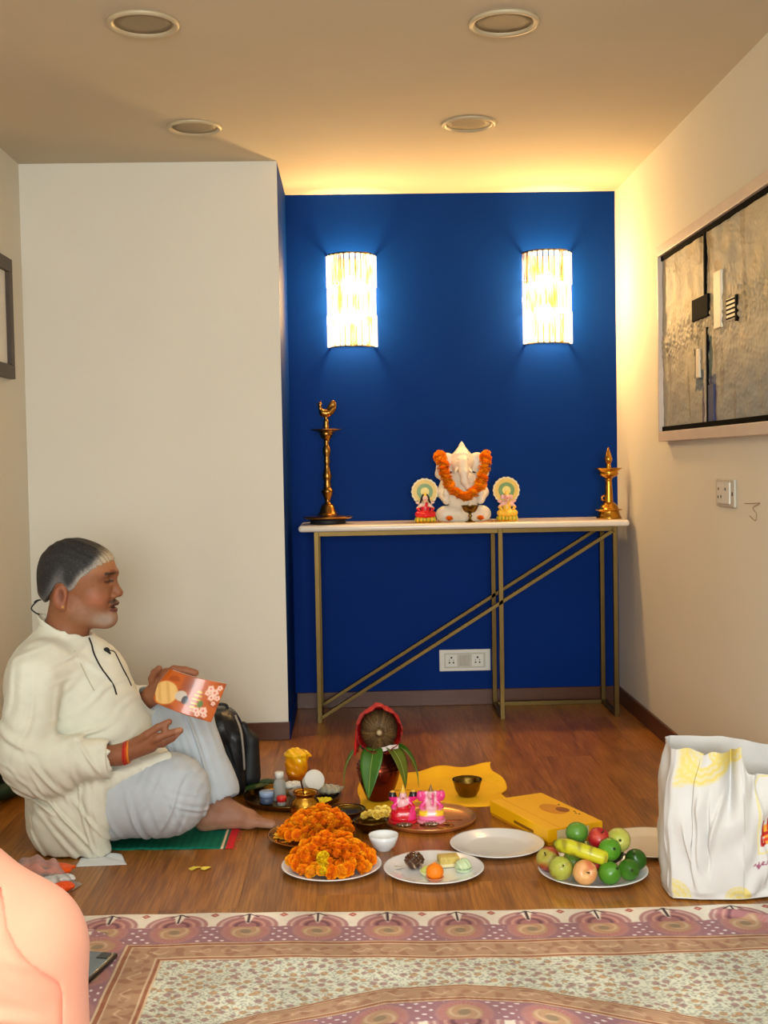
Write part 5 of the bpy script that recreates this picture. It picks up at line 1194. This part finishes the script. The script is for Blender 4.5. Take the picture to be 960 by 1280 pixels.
# ------------------------------------------------------------------ the man seated on the floor
PX, PY = -.80, 3.50
HCx, HCy, HCz = -.806, 3.5, .726
def hp(x, y, z): return (HCx+x/1000, HCy+y/1000, HCz+z/1000)
man = thing('person', 'grey-haired man in a cream kurta seated on the mat reading a booklet', 'person', (PX, PY, 0))
def local(me, root=(PX, PY, 0)):
    V = verts_of(me)-np.array(root, np.float32); me.vertices.foreach_set('co', V.ravel()); me.update(); return me
b = Sdf((-1.03, 3.2, -.02), (-.22, 3.82, .90), .0031)
# torso, neck
b.cap((-.81, 3.5, .13), (-.83, 3.5, .42), .13, .14, .04).cap((-.865, 3.39, .505), (-.83, 3.63, .50), .055, .055, .04).ell((-.77, 3.5, .27), (.15, .15, .15), .04)
b.cap((-.85, 3.5, .53), (-.822, 3.5, .68), .066, .06, .035)
# head
b.ell(hp(-4, 0, 47), (.101, .078, .093), .02).ell(hp(40, 0, 5), (.068, .066, .098), .03).ell(hp(48, 0, 55), (.062, .064, .055), .03)
b.cap(hp(0, -46, -58), hp(84, -10, -88), .026, .022, .03).cap(hp(0, 46, -58), hp(84, 10, -88), .026, .022, .03).ell(hp(88, 0, -92), (.024, .026, .02), .02)
b.ell(hp(62, -36, -28), (.036, .03, .036), .02).ell(hp(62, 36, -28), (.036, .03, .036), .02).ell(hp(45, 0, -70), (.05, .045, .04), .03)
b.cap(hp(100, -32, 43), hp(110, 0, 42), .011, .011, .012).cap(hp(100, 32, 43), hp(110, 0, 42), .011, .011, .012)
b.ell(hp(108, -33, 24), (.017, .016, .012), .012, 'sub').ell(hp(108, 33, 24), (.017, .016, .012), .012, 'sub')
b.ell(hp(88, -32, 23), (.014, .015, .012), .006).ell(hp(88, 32, 23), (.014, .015, .012), .006)
b.cap(hp(104, 0, 26), hp(119, 0, -12), .009, .012, .012).ell(hp(121, 0, -17), (.0135, .013, .012), .006).ell(hp(108, -14, -24), (.013, .009, .009), .006).ell(hp(108, 14, -24), (.013, .009, .009), .006)
b.ell(hp(104, 0, -46), (.019, .027, .010), .008).ell(hp(101, 0, -65), (.0165, .023, .009), .007).ell(hp(121, 0, -56), (.02, .03, .0022), .004, 'sub')
for sy in (-1, 1):
    b.ell(hp(-28, sy*76, -17), (.021, .010, .036), .008, rot=roty(.2)).ell(hp(-26, sy*86, -14), (.012, .007, .022), .005, 'sub').ell(hp(-22, sy*76, -47), (.011, .008, .011), .006)
# right arm and hand
b.chain([(-.87, 3.345, .49), (-.89, 3.285, .275), (-.652, 3.298, .284)], [.05, .042, .027], .03)
b.cap((-.655, 3.30, .284), (-.575, 3.302, .316), .026, .03, .012, sq=(1, .95, 1)).cap((-.60, 3.325, .298), (-.578, 3.332, .308), .022, .018, .012)
def finger(pts, r0=.0098, r1=.0078, k=.004):
    n_ = len(pts); rs = np.linspace(r0, r1, n_); b.chain(pts, list(rs), k)
finger([(-.612, 3.285, .318), (-.575, 3.276, .343), (-.545, 3.277, .362), (-.514, 3.282, .376)], .0125, .0085)                 # thumb
finger([(-.58, 3.283, .318), (-.545, 3.274, .335), (-.515, 3.276, .345), (-.485, 3.284, .352)], .0115, .0085)
finger([(-.572, 3.297, .312), (-.533, 3.292, .322), (-.503, 3.298, .334), (-.488, 3.308, .345)], .0112, .0085)
finger([(-.574, 3.315, .304), (-.538, 3.316, .308), (-.514, 3.324, .32), (-.505, 3.332, .335)], .0105, .008)
finger([(-.582, 3.332, .30), (-.556, 3.338, .302), (-.536, 3.344, .312), (-.53, 3.35, .322)], .0095, .0075)
b.cap((-.526, 3.276, .352), (-.521, 3.28, .372), .0085, .008, .003)
# left arm and hand behind the booklet
b.chain([(-.822, 3.66, .49), (-.745, 3.70, .27), (-.604, 3.555, .398)], [.05, .042, .027], .03)
b.cap((-.604, 3.553, .398), (-.555, 3.535, .452), .027, .03, .012)
finger([(-.558, 3.53, .464), (-.532, 3.514, .480), (-.50, 3.508, .478), (-.470, 3.507, .470)], .013, .0105)
finger([(-.543, 3.535, .462), (-.508, 3.528, .456), (-.476, 3.524, .448), (-.452, 3.52, .44)], .0112, .0085)
finger([(-.54, 3.54, .446), (-.504, 3.536, .436), (-.472, 3.532, .428), (-.45, 3.526, .42)], .0108, .008)
finger([(-.55, 3.545, .43), (-.52, 3.545, .426), (-.495, 3.542, .42), (-.478, 3.536, .415)], .0098, .0075)
finger([(-.598, 3.54, .425), (-.598, 3.522, .452), (-.588, 3.506, .474), (-.572, 3.494, .488)], .0125, .009)
# legs
b.chain([(-.80, 3.42, .11), (-.535, 3.385, .155), (-.66, 3.55, .065), (-.73, 3.60, .045)], [.10, .07, .045, .035], .03)
b.chain([(-.79, 3.57, .12), (-.535, 3.635, .325), (-.425, 3.548, .085)], [.10, .068, .036], .03)
b.cap((-.425, 3.545, .08), (-.45, 3.525, .03), .036, .030, .02).cap((-.455, 3.522, .031), (-.325, 3.532, .026), .029, .024, .02).cap((-.42, 3.54, .075), (-.325, 3.535, .03), .032, .022, .02).cap((-.335, 3.555, .024), (-.325, 3.52, .026), .02, .023, .015)
for (x0, y0, x1, y1, r) in ((-.318, 3.512, -.256, 3.512, .0135), (-.315, 3.53, -.262, 3.533, .0095), (-.318, 3.543, -.272, 3.549, .009), (-.322, 3.555, -.284, 3.563, .0085), (-.328, 3.566, -.297, 3.575, .0082)):
    b.chain([(x0, y0, .024), ((x0+x1)/2, (y0+y1)/2, .022), (x1, y1, r+.0015)], [r*1.1, r, r*.92], .006)
X_, Y_, Z_ = b.axes(); b.v = np.maximum(b.v, (.0035-Z_)*np.ones_like(b.v))
me = b.mesh('man_body'); V = verts_of(me)
c = np.tile(np.array([146., 94, 64]), (len(V), 1)); hx, hy, hz = (V[:, 0]-HCx)*1000, (V[:, 1]-HCy)*1000, (V[:, 2]-HCz)*1000
head = V[:, 2] > .585
def hm(cx, cz, rx, rz, s0=1.1, s1=.7, yl=None):
    m = ss(s0, s1, np.sqrt(((hx-cx)/rx)**2+((hz-cz)/rz)**2))*head
    if yl is not None: m = m*(np.abs(np.abs(hy)-yl[0]) < yl[1])
    return m
c = blend(c, (176, 106, 78), hm(70, -28, 40, 30, 1.1, .2)*.6); c = blend(c, (150, 86, 60), hm(-28, -18, 26, 40)*.6); c = blend(c, (184, 128, 86), hm(80, 70, 50, 30, 1.2, .3)*.6)
c = blend(c, (170, 156, 144), hm(86, -90, 44, 28, 1.2, .3)*.75); c = blend(c, (160, 136, 118), hm(40, -74, 60, 34, 1.2, .2)*.4)
c = blend(c, (70, 56, 50), hm(112, -40, 16, 6)*.75); c = blend(c, (88, 46, 44), hm(116, -50, 13, 5)*.9); c = blend(c, (94, 52, 50), hm(112, -64, 13, 6)*.9); c = blend(c, (50, 24, 24), hm(116, -56.5, 18, 2.6))
c = blend(c, (52, 40, 34), hm(101, 43, 22, 4.6, 1.25, .5, (28, 24))*.9); c = blend(c, (40, 24, 20), hm(101, 20, 15, 3.6, 1.2, .7, (32, 18))); c = blend(c, (112, 66, 48), hm(96, 26, 22, 14, 1.2, .5)*.45)
c = blend(c, (100, 56, 40), hm(-24, -12, 9, 20)*.6*(np.abs(hy) > 70)); c = blend(c, (196, 140, 50), hm(-20, -46, 4, 4)*(hy < -70)); c = blend(c, (120, 50, 30), hm(112, 50, 6, 4)*.6)
low = V[:, 2] < .12; c = blend(c, (158, 112, 88), low.astype(float)*.8); c = blend(c, (196, 156, 130), ss(.03, .012, V[:, 2])*low*.5)
hand = (V[:, 0] > -.67) & (V[:, 2] > .24); c = blend(c, (146, 92, 64), hand*.7); c = blend(c, (190, 140, 112), ((V[:, 0] > -.497) & (V[:, 1] < 3.3) & hand).astype(float)*.5)
setcol(me, c); me.materials.append(M['skin']); obj('body', local(me), None, man)
# hair
hb_ = Sdf((-.95, 3.38, .62), (-.66, 3.62, .90), .0026)
hb_.ell(hp(-4, 0, 47), (.106, .083, .0985), .02).ell(hp(47, 0, 60), (.066, .069, .055), .03).ell(hp(-60, 0, 0), (.048, .062, .05), .02)
X_, Y_, Z_ = hb_.axes(); line = np.interp(((X_-HCx)*1000).ravel(), [-130, -87, -58, -40, -20, -5, 10, 34, 70, 106, 125], [-48, -40, -6, 20, 22, -4, 6, 36, 62, 79, 88]).reshape(-1, 1, 1)
hb_.v = np.maximum(hb_.v, ((HCz+line/1000)-Z_)*.8*np.ones_like(hb_.v)); hb_.folds(hp(0, 0, 40), .1, (.4, .6, 1), .03, .0012, 0, .02); hb_.folds(hp(95, 0, 85), (.03, .08, .03), (.2, 1, .2), .014, .0022)
me = hb_.mesh('hair'); V = verts_of(me); hx, hz = (V[:, 0]-HCx)*1000, (V[:, 2]-HCz)*1000
c = np.tile(np.array([30., 30, 33]), (len(V), 1)); g_ = rng.normal(size=len(V))*.55; g2_ = noise2(V[:, 0], V[:, 2], 60, 16)
above = hz-np.interp(hx, [-130, -87, -58, -40, -20, -5, 10, 34, 70, 106, 125], [-48, -40, -6, 20, 22, -4, 6, 36, 62, 79, 88])
c = blend(c, (112, 110, 108), ss(46, 0, above+8*g_+14*g2_)*.85); c = blend(c, (168, 160, 150), ss(52, 6, above+9*g_+12*g2_)*ss(-25, 15, hx+8*g_)*.9)
c = blend(c, (196, 172, 134), ss(62, 100, hx+8*g_)*.75); c = blend(c, (120, 118, 116), ss(.3, .9, g_)*.35)
setcol(me, c); me.materials.append(pm('short_hair', (0, 0, 0), .6, attr=True, var=.3, vscale=350, bump=.5, bscale=500)); hair = obj('hair', local(me), None, man)
mthread = pm('black_thread', (16, 15, 16), .6)
obj('hair_tie', tube(smooth_path([hp(-96, -30, -28), hp(-108, -34, -36), hp(-120, -38, -52), hp(-112, -34, -64), hp(-100, -28, -72)], 5)-np.array([PX, PY, 0]), .0022, 6), mthread, hair)
obj('hair_tie', tube(smooth_path([hp(-94, -30, -30), hp(-104, -36, -30), hp(-112, -38, -36)], 5)-np.array([PX, PY, 0]), .002, 6), mthread, hair)

# kurta
k_ = Sdf((-1.08, 3.17, -.02), (-.42, 3.86, .70), .0036)
k_.ell((-.835, 3.51, .42), (.180, .160, .18), .04).ell((-.785, 3.51, .295), (.186, .175, .165), .05).ell((-.815, 3.50, .12), (.150, .17, .14), .05).ell((-.90, 3.51, .46), (.110, .15, .13), .04)
k_.cap((-.872, 3.375, .515), (-.85, 3.63, .51), .080, .072, .05).cap((-.855, 3.5, .55), (-.845, 3.5, .59), .088, .074, .03)
k_.chain([(-.885, 3.335, .50), (-.908, 3.282, .30)], [.075, .072], .012).cap((-.900, 3.283, .282), (-.705, 3.292, .276), .078, .050, .012).ell((-.86, 3.29, .225), (.085, .055, .05), .03)
k_.chain([(-.83, 3.66, .49), (-.75, 3.70, .28), (-.632, 3.585, .372)], [.072, .068, .05], .03)
k_.ell((-.835, 3.42, .06), (.105, .10, .085), .04).ell((-.80, 3.325, .10), (.105, .052, .125), .02).cap((-.86, 3.37, .02), (-.72, 3.325, .012), .04, .03, .03).ell((-.725, 3.305, .12), (.035, .04, .13), .02)
k_.ell((-.665, 3.41, .226), (.13, .10, .034), .03, rot=roty(-.28)).cap((-.70, 3.31, .20), (-.535, 3.36, .262), .020, .014, .015)
k_.cap((-.716, 3.298, .279), (-.62, 3.298, .287), .041, .046, .003, 'sub').cap((-.645, 3.595, .362), (-.57, 3.52, .43), .036, .04, .006, 'sub').cap((-.845, 3.5, .575), (-.80, 3.5, .70), .064, .08, .008, 'sub')
X_, Y_, Z_ = k_.axes(); k_.v = np.maximum(k_.v, (.006-Z_)*np.ones_like(k_.v))
k_.folds((-.79, 3.22, .26), (.07, .07, .06), (.85, 0, .55), .055, .0210, .5, .008); k_.folds((-.93, 3.23, .34), (.05, .07, .07), (.5, 0, 1), .065, .0165, 0, .012)
k_.folds((-.72, 3.36, .35), (.08, .08, .07), (-.5, 0, 1), .07, .0210, 1., .012); k_.folds((-.72, 3.40, .47), (.07, .1, .07), (.7, 0, 1), .08, .0120, .3, .01)
k_.folds((-.80, 3.28, .09), (.09, .06, .08), (1, 0, .75), .06, .0240, .2, .012); k_.folds((-.90, 3.33, .15), (.07, .08, .06), (.6, 0, 1), .065, .0195, 0, .012); k_.folds((-.84, 3.4, .55), (.1, .1, .05), (.6, 0, -1), .06, .0090, 0, .01)
k_.folds((-.72, 3.27, .13), (.04, .05, .09), (1, 0, .15), .04, .0150, 0, .006); k_.folds((-.90, 3.26, .43), (.06, .06, .08), (1, .2, -.3), .07, .0135, 0, .01); k_.folds((-.62, 3.36, .25), (.06, .06, .03), (1, 0, .8), .05, .0090, 0, .006); k_.folds((-.80, 3.22, .20), (.08, .06, .04), (1, 0, .3), .045, .0120, 1.3, .01)
me = k_.mesh('kurta'); obj('kurta', local(me), M['kurta'], man)
from mathutils.bvhtree import BVHTree
KV = verts_of(me)+np.array([PX, PY, 0], np.float32); KF = np.zeros(len(me.loops), np.int32); me.loops.foreach_get('vertex_index', KF)
bvh = BVHTree.FromPolygons([tuple(map(float, v)) for v in KV], [tuple(map(int, f)) for f in KF.reshape(-1, 4)])
def drop(x, z, off=.002):
    h = bvh.ray_cast(Vector((x, 3.0, z)), Vector((0, 1, 0)))
    return None if h[0] is None else (x-PX, h[0].y-off-PY, z)
# collar band
def collar(u, v):
    ph = .14+u*(2*PI-.28); rx, ry = .088-.004*v, .074-.003*v
    return np.stack([-.826+rx*np.cos(ph)-.010*v-PX, 3.5+ry*np.sin(ph)-PY, .578-.046*np.cos(ph)+.030*v], 1)
me = grid_sheet(64, 6, collar); solidify(me, .003); obj('collar', me, M['kurta'], man)
def cord(name, pts, r, mat):
    P = [drop(x, z) for x, z in pts]; P = [p for p in P if p is not None]
    if len(P) > 2: return obj(name, tube(smooth_path(P, 4), r, 6), mat, man)
cord('neck_cord', [(-.765, .585), (-.755, .568), (-.745, .548), (-.732, .525), (-.716, .50), (-.70, .475), (-.688, .452), (-.68, .43)], .0026, mthread)
cord('placket_seam', [(-.79, .56), (-.77, .52), (-.75, .48), (-.735, .45)], .0018, pm('seam_beige', (196, 190, 168), .9))  # raised seam line, darker beige than the kurta
P = cord('microphone_cord', [(-.716, .548), (-.702, .54), (-.688, .522), (-.674, .495), (-.662, .465), (-.652, .44)], .0022, mthread)
q_ = drop(-.716, .549, .006)
if q_: obj('clip_microphone', (lambda s: (s.ell((0, 0, 0), (.009, .007, .008), .002).cap((0, 0, 0), (.01, 0, -.01), .005, .003, .003), s.mesh())[1])(Sdf((-.02, -.02, -.02), (.02, .02, .02), .0016)), mthread, man, q_)
# cuff edges
me = lathe([(.046, 0), (.051, .001), (.053, .006), (.053, .022), (.049, .026), (.046, .022)], 36); me.transform(Matrix.Translation((-.705-PX, 3.294-PY, .273)) @ Matrix.Rotation(math.radians(86), 4, 'Y') @ Matrix.Scale(1.0, 4)); obj('cuff', me, M['kurta'], man)
# trousers
d_ = Sdf((-1.0, 3.2, -.02), (-.32, 3.82, .46), .0036)
d_.chain([(-.78, 3.41, .125), (-.535, 3.388, .16)], [.122, .105], .04).cap((-.56, 3.40, .12), (-.69, 3.49, .085), .09, .075, .04).ell((-.53, 3.39, .14), (.105, .10, .10), .03)
d_.cap((-.77, 3.57, .14), (-.535, 3.635, .325), .12, .088, .04).cap((-.535, 3.635, .322), (-.44, 3.565, .145), .088, .066, .03).cap((-.44, 3.565, .145), (-.425, 3.556, .112), .066, .07, .02)
d_.cap((-.425, 3.552, .118), (-.405, 3.542, .06), .054, .056, .006, 'sub')
X_, Y_, Z_ = d_.axes(); d_.v = np.maximum(d_.v, (.008-Z_)*np.ones_like(d_.v))
d_.folds((-.49, 3.30, .10), (.06, .09, .06), (1, 0, -.5), .05, .014, .4, .006); d_.folds((-.62, 3.30, .07), (.07, .08, .06), (1, 0, .35), .055, .020, .2, .008); d_.folds((-.48, 3.55, .25), (.06, .08, .12), (1, 0, .33), .042, .018, .2, .004)
d_.folds((-.45, 3.32, .16), (.05, .08, .06), (.3, 0, 1), .05, .010, 0, .008); d_.folds((-.56, 3.28, .20), (.06, .06, .04), (1, 0, -.8), .05, .009, .5, .008)
obj('trousers', local(d_.mesh('trousers')), M['dhoti'], man)
# thread bracelet
for k, (rgb, dx) in enumerate((((196, 60, 24), 0.), ((226, 130, 40), .006), ((180, 40, 30), -.006))):
    obj('thread_bracelet', tube([(-.634+dx-PX, 3.30+.0295*math.cos(a)-PY, .290+.0295*math.sin(a)+dx*.4) for a in np.linspace(0, 2*PI, 28)], .0034, 6), pm('thread_bracelet', rgb, .8, var=.2, vscale=200), man)
# booklet in the left hand
bk = thing('booklet', 'glossy orange printed booklet held up by the man', 'booklet', (-.49, 3.485, .41))
cTL, cBL, cTR, cBR = [np.array(p) for p in ((-.552, 3.488, .486), (-.603, 3.470, .398), (-.379, 3.50, .437), (-.424, 3.478, .330))]
def bkf(off):
    def f(u, v):
        p = ((1-u)*(1-v))[:, None]*cBL+(u*(1-v))[:, None]*cBR+((1-u)*v)[:, None]*cTL+(u*v)[:, None]*cTR
        p = p+np.stack([0*u, -.014*np.sin(u*PI)+off+.02*(1-u)**3, -.006*np.sin(v*PI)*0], 1)
        ed = ss(0, .12, u); p[:, 0] = p[:, 0]+.012*(1-ed)*np.abs(v-.5)*2
        return p-np.array([-.49, 3.485, .41])
    return f
def bkc(u, v):
    c = np.tile(np.array([196., 92, 22]), (len(u), 1)); n = noise2(u, v, 16, 3); c = blend(c, (150, 62, 16), ss(.2, .8, n)*.6)
    c = blend(c, (236, 190, 116), ss(1.05, .9, np.sqrt(((u-.17)/.2)**2+((v-.36)/.33)**2))); c = blend(c, (206, 150, 80), ss(.2, .7, np.sin(u*40+v*14))*ss(1, .8, np.sqrt(((u-.17)/.2)**2+((v-.36)/.33)**2))*.5)
    c = blend(c, (204, 190, 176), ss(1, .8, np.sqrt(((u-.42)/.1)**2+((v-.42)/.16)**2))); c = blend(c, (44, 34, 46), ss(1, .8, np.sqrt(((u-.5)/.055)**2+((v-.36)/.12)**2)))
    c = blend(c, (214, 196, 60), ss(.0, .5, np.sin(v*60))*ss(1, .9, np.sqrt(((u-.66)/.07)**2+((v-.42)/.3)**2))); c = blend(c, (90, 120, 40), ss(1, .8, np.sqrt(((u-.74)/.045)**2+((v-.36)/.1)**2)))
    for cx, cy, r in ((.80, .80, .06), (.88, .72, .07), (.93, .86, .05), (.86, .58, .06), (.95, .6, .05), (.78, .68, .05), (.72, .18, .06), (.82, .22, .07), (.76, .1, .05), (.86, .12, .05), (.92, .45, .04)):
        dd = np.hypot(u-cx, (v-cy)*.62); aa = np.arctan2((v-cy)*.62, u-cx); c = blend(c, (246, 206, 190), ss(r*(1.0+.22*np.cos(aa*5)), r*.66, dd)); c = blend(c, (226, 120, 96), ss(r*.35, r*.2, dd))
    c = blend(c, (120, 50, 20), ss(.55, .7, v)*ss(.6, .5, u)*ss(.3, .4, u)*.5)
    return c
me = grid_sheet(90, 56, bkf(0), bkc); solidify(me, -.001); obj('cover', me, M['attr_gloss'], bk)
me = grid_sheet(30, 20, bkf(.0045)); solidify(me, -.002); obj('pages', me, pm('page_paper', (226, 216, 196), .7), bk)

# ------------------------------------------------------------------ the person in peach, mostly outside the frame
QX, QY = -.60, 1.60
pe = thing('person', 'person in peach cotton clothes seated close to the camera at lower left', 'person', (QX, QY, 0))
b = Sdf((-1.0, 1.25, -.01), (-.25, 2.1, .90), .008)
b.cap((-.62, 1.58, .12), (-.61, 1.60, .46), .14, .13, .05).cap((-.75, 1.6, .44), (-.615, 1.6, .53), .05, .05, .04).cap((-.48, 1.6, .44), (-.615, 1.6, .53), .05, .05, .04).cap((-.615, 1.6, .5), (-.61, 1.61, .66), .05, .048, .03).ell((-.61, 1.62, .74), (.075, .09, .105), .03).ell((-.61, 1.70, .72), (.014, .02, .02), .01).ell((-.61, 1.66, .68), (.045, .05, .05), .02)
for sx in (-1, 1):
    b.chain([(-.615+sx*.145, 1.6, .43), (-.615+sx*.17, 1.58, .25), (-.615+sx*.05, 1.78, .19), (-.615+sx*.01, 1.84, .17)], [.05, .042, .03, .03], .03)
    b.chain([(-.615+sx*.08, 1.62, .1), (-.615+sx*.24, 1.86, .10), (-.615-sx*.02, 1.97, .05)], [.1, .065, .04], .03); b.ell((-.615+sx*.078, 1.61, .735), (.012, .02, .03), .008)
    for q in range(5): b.chain([(-.615-sx*.01+sx*.012*q, 1.85, .165), (-.615-sx*.02+sx*.012*q, 1.90-.006*abs(q-2), .155)], [.011, .008], .004)
X_, Y_, Z_ = b.axes(); b.v = np.maximum(b.v, (.008-Z_)*np.ones_like(b.v)); me = b.mesh('peach_body'); V = verts_of(me); c = np.tile(np.array([186., 132, 100]), (len(V), 1)); setcol(me, c); me.materials.append(M['skin']); obj('body', local(me, (QX, QY, 0)), None, pe)
h_ = Sdf((-.75, 1.4, .45), (-.45, 1.8, .9), .006); h_.ell((-.61, 1.595, .755), (.085, .095, .105), .02).cap((-.61, 1.53, .72), (-.61, 1.49, .56), .055, .035, .03); h_.ell((-.61, 1.71, .70), (.06, .06, .09), .02, 'sub'); h_.folds((-.61, 1.55, .7), .12, (1, .2, .1), .014, .0018)
obj('hair', local(h_.mesh(), (QX, QY, 0)), pm('dark_hair', (22, 17, 15), .45, var=.3, vscale=80, bump=.3, bscale=200), pe)
def garment(h, grow):
    g = Sdf((-1.0, 1.25, -.01), (-.25, 2.1, .68), h)
    g.cap((-.62, 1.57, .10), (-.61, 1.60, .44), .175+grow, .15+grow, .05).cap((-.615, 1.6, .585), (-.468, 1.6, .435), .05+grow, .078+grow, .03).cap((-.615, 1.6, .585), (-.76, 1.6, .435), .05+grow, .078+grow, .03).cap((-.615, 1.6, .5), (-.613, 1.6, .56), .085+grow, .06+grow, .03)
    g.cap((-.463, 1.6, .425), (-.456, 1.585, .23), .082+grow, .08+grow, .03); g.cap((-.456, 1.585, .23), (-.58, 1.76, .19), .08+grow, .05+grow, .03)
    g.cap((-.767, 1.6, .425), (-.775, 1.585, .23), .082+grow, .08+grow, .03); g.cap((-.775, 1.585, .23), (-.65, 1.76, .19), .08+grow, .05+grow, .03)
    for sx in (-1, 1): g.chain([(-.615+sx*.08, 1.62, .11), (-.615+sx*.24, 1.86, .10), (-.615-sx*.02, 1.95, .06)], [.125+grow, .085+grow, .06+grow], .03)
    X_, Y_, Z_ = g.axes(); g.v = np.maximum(g.v, (.009-Z_)*np.ones_like(g.v))
    return g
g = garment(.005, 0.); g.folds((-.47, 1.5, .36), (.12, .12, .06), (.2, 0, 1), .085, .02, .6, .01); g.folds((-.55, 1.45, .3), .12, (.5, 0, 1), .06, .004, 0, .01)
obj('kurta', local(g.mesh('peach_kurta'), (QX, QY, 0)), M['peach'], pe)
g = garment(.0040, .011); X_, Y_, Z_ = g.axes()
xc = np.interp(Z_.ravel(), [.1, .40, .415, .43, .447, .47, .49, .512, .530, .541, .549, .56], [-.388, -.390, -.394, -.408, -.424, -.441, -.453, -.460, -.468, -.49, -.58, -.8]).reshape(1, 1, -1)
cl = np.maximum(xc-X_, Y_-1.72)*.75*np.ones_like(g.v); hh = np.clip(.5+.5*(cl-g.v)/.006, 0, 1); g.v = g.v*(1-hh)+cl*hh+.006*hh*(1-hh)
obj('scarf', local(g.mesh('peach_scarf'), (QX, QY, 0)), M['peach'], pe)
